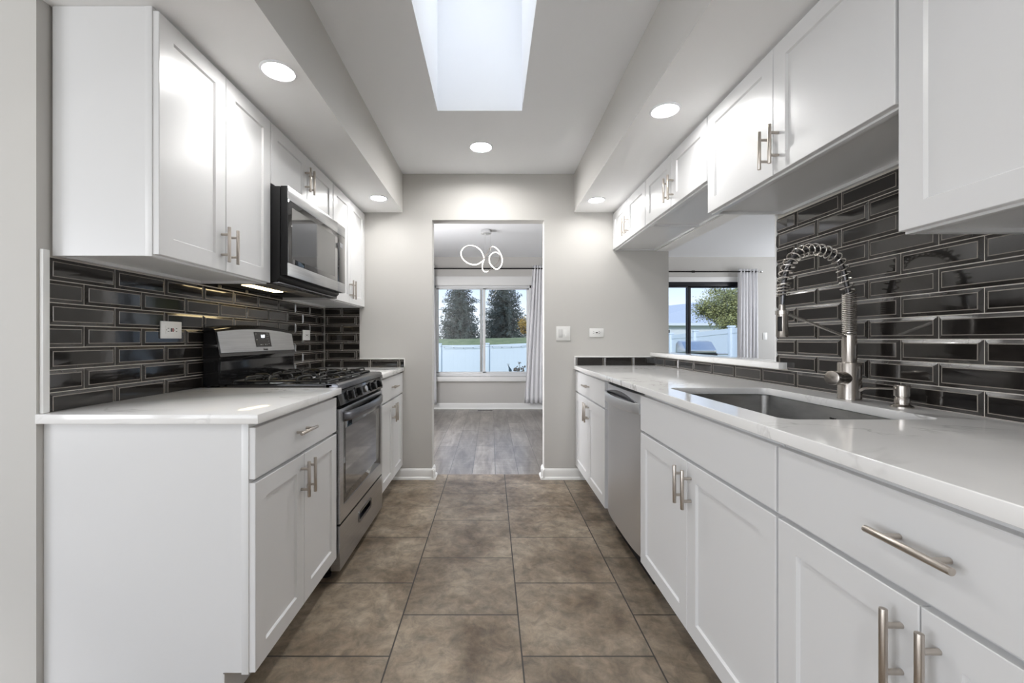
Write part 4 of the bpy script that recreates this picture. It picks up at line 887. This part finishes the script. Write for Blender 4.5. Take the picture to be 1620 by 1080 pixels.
def leafy(name, label, cat, x, y, z0, cz, rx, rz, n, ls, leafm, seed, trunk=True):
    rnd = random.Random(seed); r = thing(name, label, cat, (x, y, z0)); g = G()
    if trunk: g.tube([Vector((x, y, z0)), Vector((x+0.05, y, (z0+cz)/2)), Vector((x, y, cz+rz*0.5))], 0.1, 8, radii=[0.12, 0.08, 0.02])
    for k in range(14):
        an = rnd.uniform(0, 6.28); e = rnd.uniform(-0.3, 1.2); d = Vector((math.cos(an)*math.cos(e)*rx, math.sin(an)*math.cos(e)*rx, math.sin(e)*rz)); s = Vector((x, y, z0+(cz-z0)*rnd.uniform(0.3, 1.0)))
        g.tube([s, s.lerp(Vector((x, y, cz))+d, 0.5)+Vector((0, 0, 0.1)), Vector((x, y, cz))+d*1.02], 0.02, 5, radii=[0.03, 0.018, 0.006])
    g.build('branches', M['bark'], r)
    g = G(); cl = [(Vector((rnd.gauss(0, 1), rnd.gauss(0, 1), rnd.gauss(0, 1))).normalized()*rnd.uniform(0.35, 0.92)) for _ in range(46)]
    for k in range(n):
        c = rnd.choice(cl); p = c+Vector((rnd.gauss(0, .13), rnd.gauss(0, .13), rnd.gauss(0, .13))); p = Vector((x+p.x*rx, y+p.y*rx, cz+p.z*rz))
        if p.z < z0+0.03: continue
        a = Vector((rnd.gauss(0, 1), rnd.gauss(0, 1), rnd.gauss(0, 1))).normalized(); b = a.orthogonal().normalized(); L_ = ls*rnd.uniform(0.7, 1.3)
        g.quad([p, p+a*L_*0.5+b*L_*0.3, p+a*L_, p+a*L_*0.5-b*L_*0.3])
    g.build('foliage', leafm, r, smooth=0); return r
p = W(836, 520, 27); leafy('yellow_bush', 'yellow and green autumn bush beside the fuller spruce', 'bush', p.x+0.15, 27, gz(p.x, 27)-0.05, p.z+0.1, 0.85, 0.75, 2600, 0.11, M['leaf2'], 5, False)
p = W(1166, 489, 18); leafy('garden_tree', 'olive green leafy tree behind the fence outside the patio door', 'tree', p.x, 18, gz(p.x, 18), p.z+0.05, 1.55, 1.30, 24000, 0.085, M['leaf'], 9)
# light pole, house, grill, garden things
p = W(693.6, 533, 34); r = thing('light_pole', 'thin dark pole standing by the spruce at the window edge', 'pole', (p.x, 34, gz(p.x, 34)-0.1))
g = G(); g.cyl((p.x, 34, gz(p.x, 34)-0.1), (p.x, 34, W(0, 489, 34).z), 0.055, 10, r1=0.035); g.build('shaft', M['pole'], r)
g = G(); z = W(0, 490, 34).z; g.cyl((p.x-0.1, 34, z), (p.x+0.75, 34, z+0.05), 0.02, 8); g.box(p.x+0.7, p.x+1.0, 33.93, 34.07, z, z+0.06, 0, 0.01); g.build('lamp_arm', M['pole'], r)
HX0, HX1, HY = 13.4, 26.0, 38.0
r = thing('neighbour_house', 'pale house with a grey shingle roof beyond the fence outside the patio door', 'house', (18, HY+3, 0.3))
g = G(); g.box(HX0, HX1, HY, HY+8, 0.2, 2.55); g.build('wall', M['siding'], r, smooth=0)
g = G(); e = 0.5; zr = 2.55
A = [Vector((HX0-e, HY-e, zr)), Vector((HX1+e, HY-e, zr)), Vector((HX1+e, HY+8+e, zr)), Vector((HX0-e, HY+8+e, zr))]; R0, R1 = Vector((HX0+3.8, HY+4, 5.0)), Vector((HX1-3.8, HY+4, 5.0))
R0 = Vector((HX0-e, HY+4, 4.0))
for f in ([A[0], A[1], R1, R0], [A[2], A[3], R0, R1], [A[1], A[2], R1], [A[3], A[0], R0], A[::-1]): g.quad(f)
g.build('roof', M['roof'], r, smooth=0, recalc=True)
g = G(); g.box(HX0-e-0.02, HX1+e+0.02, HY-e-0.06, HY-e-0.001, zr-0.18, zr+0.04); g.build('gutter', M['siding'], r, smooth=0)
g = G(); g.box(15.0, 16.2, HY-0.04, HY-0.001, 1.0, 2.1); w_ = g.build('window', M['siding'], r, smooth=0); g = G(); g.box(15.1, 16.1, HY-0.05, HY-0.041, 1.1, 2.0); g.build('pane', M['display'], w_, smooth=0)
GX0, GX1, GY = W(1076, 0, 10).x, W(1124, 0, 10).x, 10.0; gzb = -0.055
r = thing('bbq_grill', 'barbecue grill with a sloped steel hood on the patio outside the patio door', 'grill', ((GX0+GX1)/2, GY, gzb))
g = G(); g.box(GX0+0.03, GX1-0.03, GY-0.22, GY+0.22, gzb+0.10, 0.66, 0, 0.01); g.build('cabinet', M['black'], r)
g = G(); g.box(GX0-0.02, GX1+0.02, GY-0.28, GY+0.26, 0.66, 0.80, 0, 0.012); g.build('firebox', M['black'], r)
g = G(); g.prism([Vector((GX0, GY-0.27, 0.80)), Vector((GX0, GY-0.27, 0.88)), Vector((GX0, GY-0.06, 1.06)), Vector((GX0, GY+0.10, 1.085)), Vector((GX0, GY+0.24, 1.02)), Vector((GX0, GY+0.26, 0.80))], (GX1-GX0, 0, 0), 0, 0.012); hd_ = g.build('hood', M['steel'], r)
g = G(); g.cyl((GX0+0.08, GY-0.31, 0.86), (GX1-0.08, GY-0.31, 0.86), 0.013, 12); g.cyl((GX0+0.1, GY-0.31, 0.86), (GX0+0.1, GY-0.26, 0.86), 0.008, 8); g.cyl((GX1-0.1, GY-0.31, 0.86), (GX1-0.1, GY-0.26, 0.86), 0.008, 8); g.build('hood_handle', M['chrome'], hd_)
for x in (GX0+0.06, GX1-0.06):
    for y in (GY-0.17, GY+0.17):
        g = G(); g.cyl((x-0.015, y, gzb+0.05), (x+0.015, y, gzb+0.05), 0.05, 16); g.cyl((x, y, gzb+0.05), (x, y, gzb+0.11), 0.012, 8); g.build('caster', M['black'], r)
g = G(); g.box(GX1+0.021, GX1+0.30, GY-0.22, GY+0.20, 0.76, 0.80, 0, 0.008); g.build('side_shelf', M['steel'], r)
# dried plants and a blue bird ornament in the bed outside the dining window
def dried(label, px0, py_top, py_bot, D, seed, n):
    rnd = random.Random(seed); b = W(px0, py_bot, D); z0 = gz(b.x, D)-0.02; r = thing('dried_flower_plant', label, 'plant', (b.x, D, z0)); top = W(px0, py_top, D).z
    g = G(); g2 = G()
    for k in range(n):
        tx, ty = b.x+rnd.uniform(-0.10, 0.10), D+rnd.uniform(-0.08, 0.08); tz = top if k == 0 else b.z+(top-b.z)*rnd.uniform(0.05, 0.55)
        if k == 0: tx = b.x
        g.tube([Vector((b.x+rnd.uniform(-.03, .03), D, z0)), Vector(((b.x+tx)/2, ty, (z0+tz)/2)), Vector((tx, ty, tz))], 0.004, 5)
        for q_ in range(7):
            a = Vector((rnd.gauss(0, 1), rnd.gauss(0, 1), rnd.gauss(0, 1))).normalized()*0.045; c = a.orthogonal().normalized()*0.014; p_ = Vector((tx, ty, tz))
            g2.quad([p_, p_+a*0.5+c, p_+a, p_+a*0.5-c])
    g.build('stems', M['pole'], r); g2.build('flower_heads', M['dry'], r, smooth=0)
dried('brown dried flower plant with one tall stem outside the dining window', 822, 573, 588, 7.9, 3, 12)
b = W(807, 585, 7.8); z0 = gz(b.x, 7.8)-0.02
r = thing('bird_ornament', 'small blue-grey bird ornament on a stake outside the dining window', 'garden ornament', (b.x, 7.8, z0))
g = G(); g.cyl((b.x, 7.8, z0), (b.x, 7.8, b.z-0.02), 0.006, 8); g.build('stake', M['pole'], r)
g = G(); g.lathe(b+Vector((0.012, 0, -0.035)), [(0.0, -0.01), (0.018, 0.0), (0.030, 0.025), (0.026, 0.05), (0.012, 0.075), (0.016, 0.088), (0.010, 0.10), (0.0, 0.104)], 14, axis=(-0.35, 0, 1)); g.build('bird_body', M['bluebird'], r)
g = G(); c = b+Vector((-0.025, 0, 0.055))
for dx in (-0.03, -0.012, 0.004): g.tube([c, c+Vector((dx*0.6, 0, 0.03)), c+Vector((dx, 0, 0.065))], 0.0025, 5)
g.build('crest', M['pole'], r)
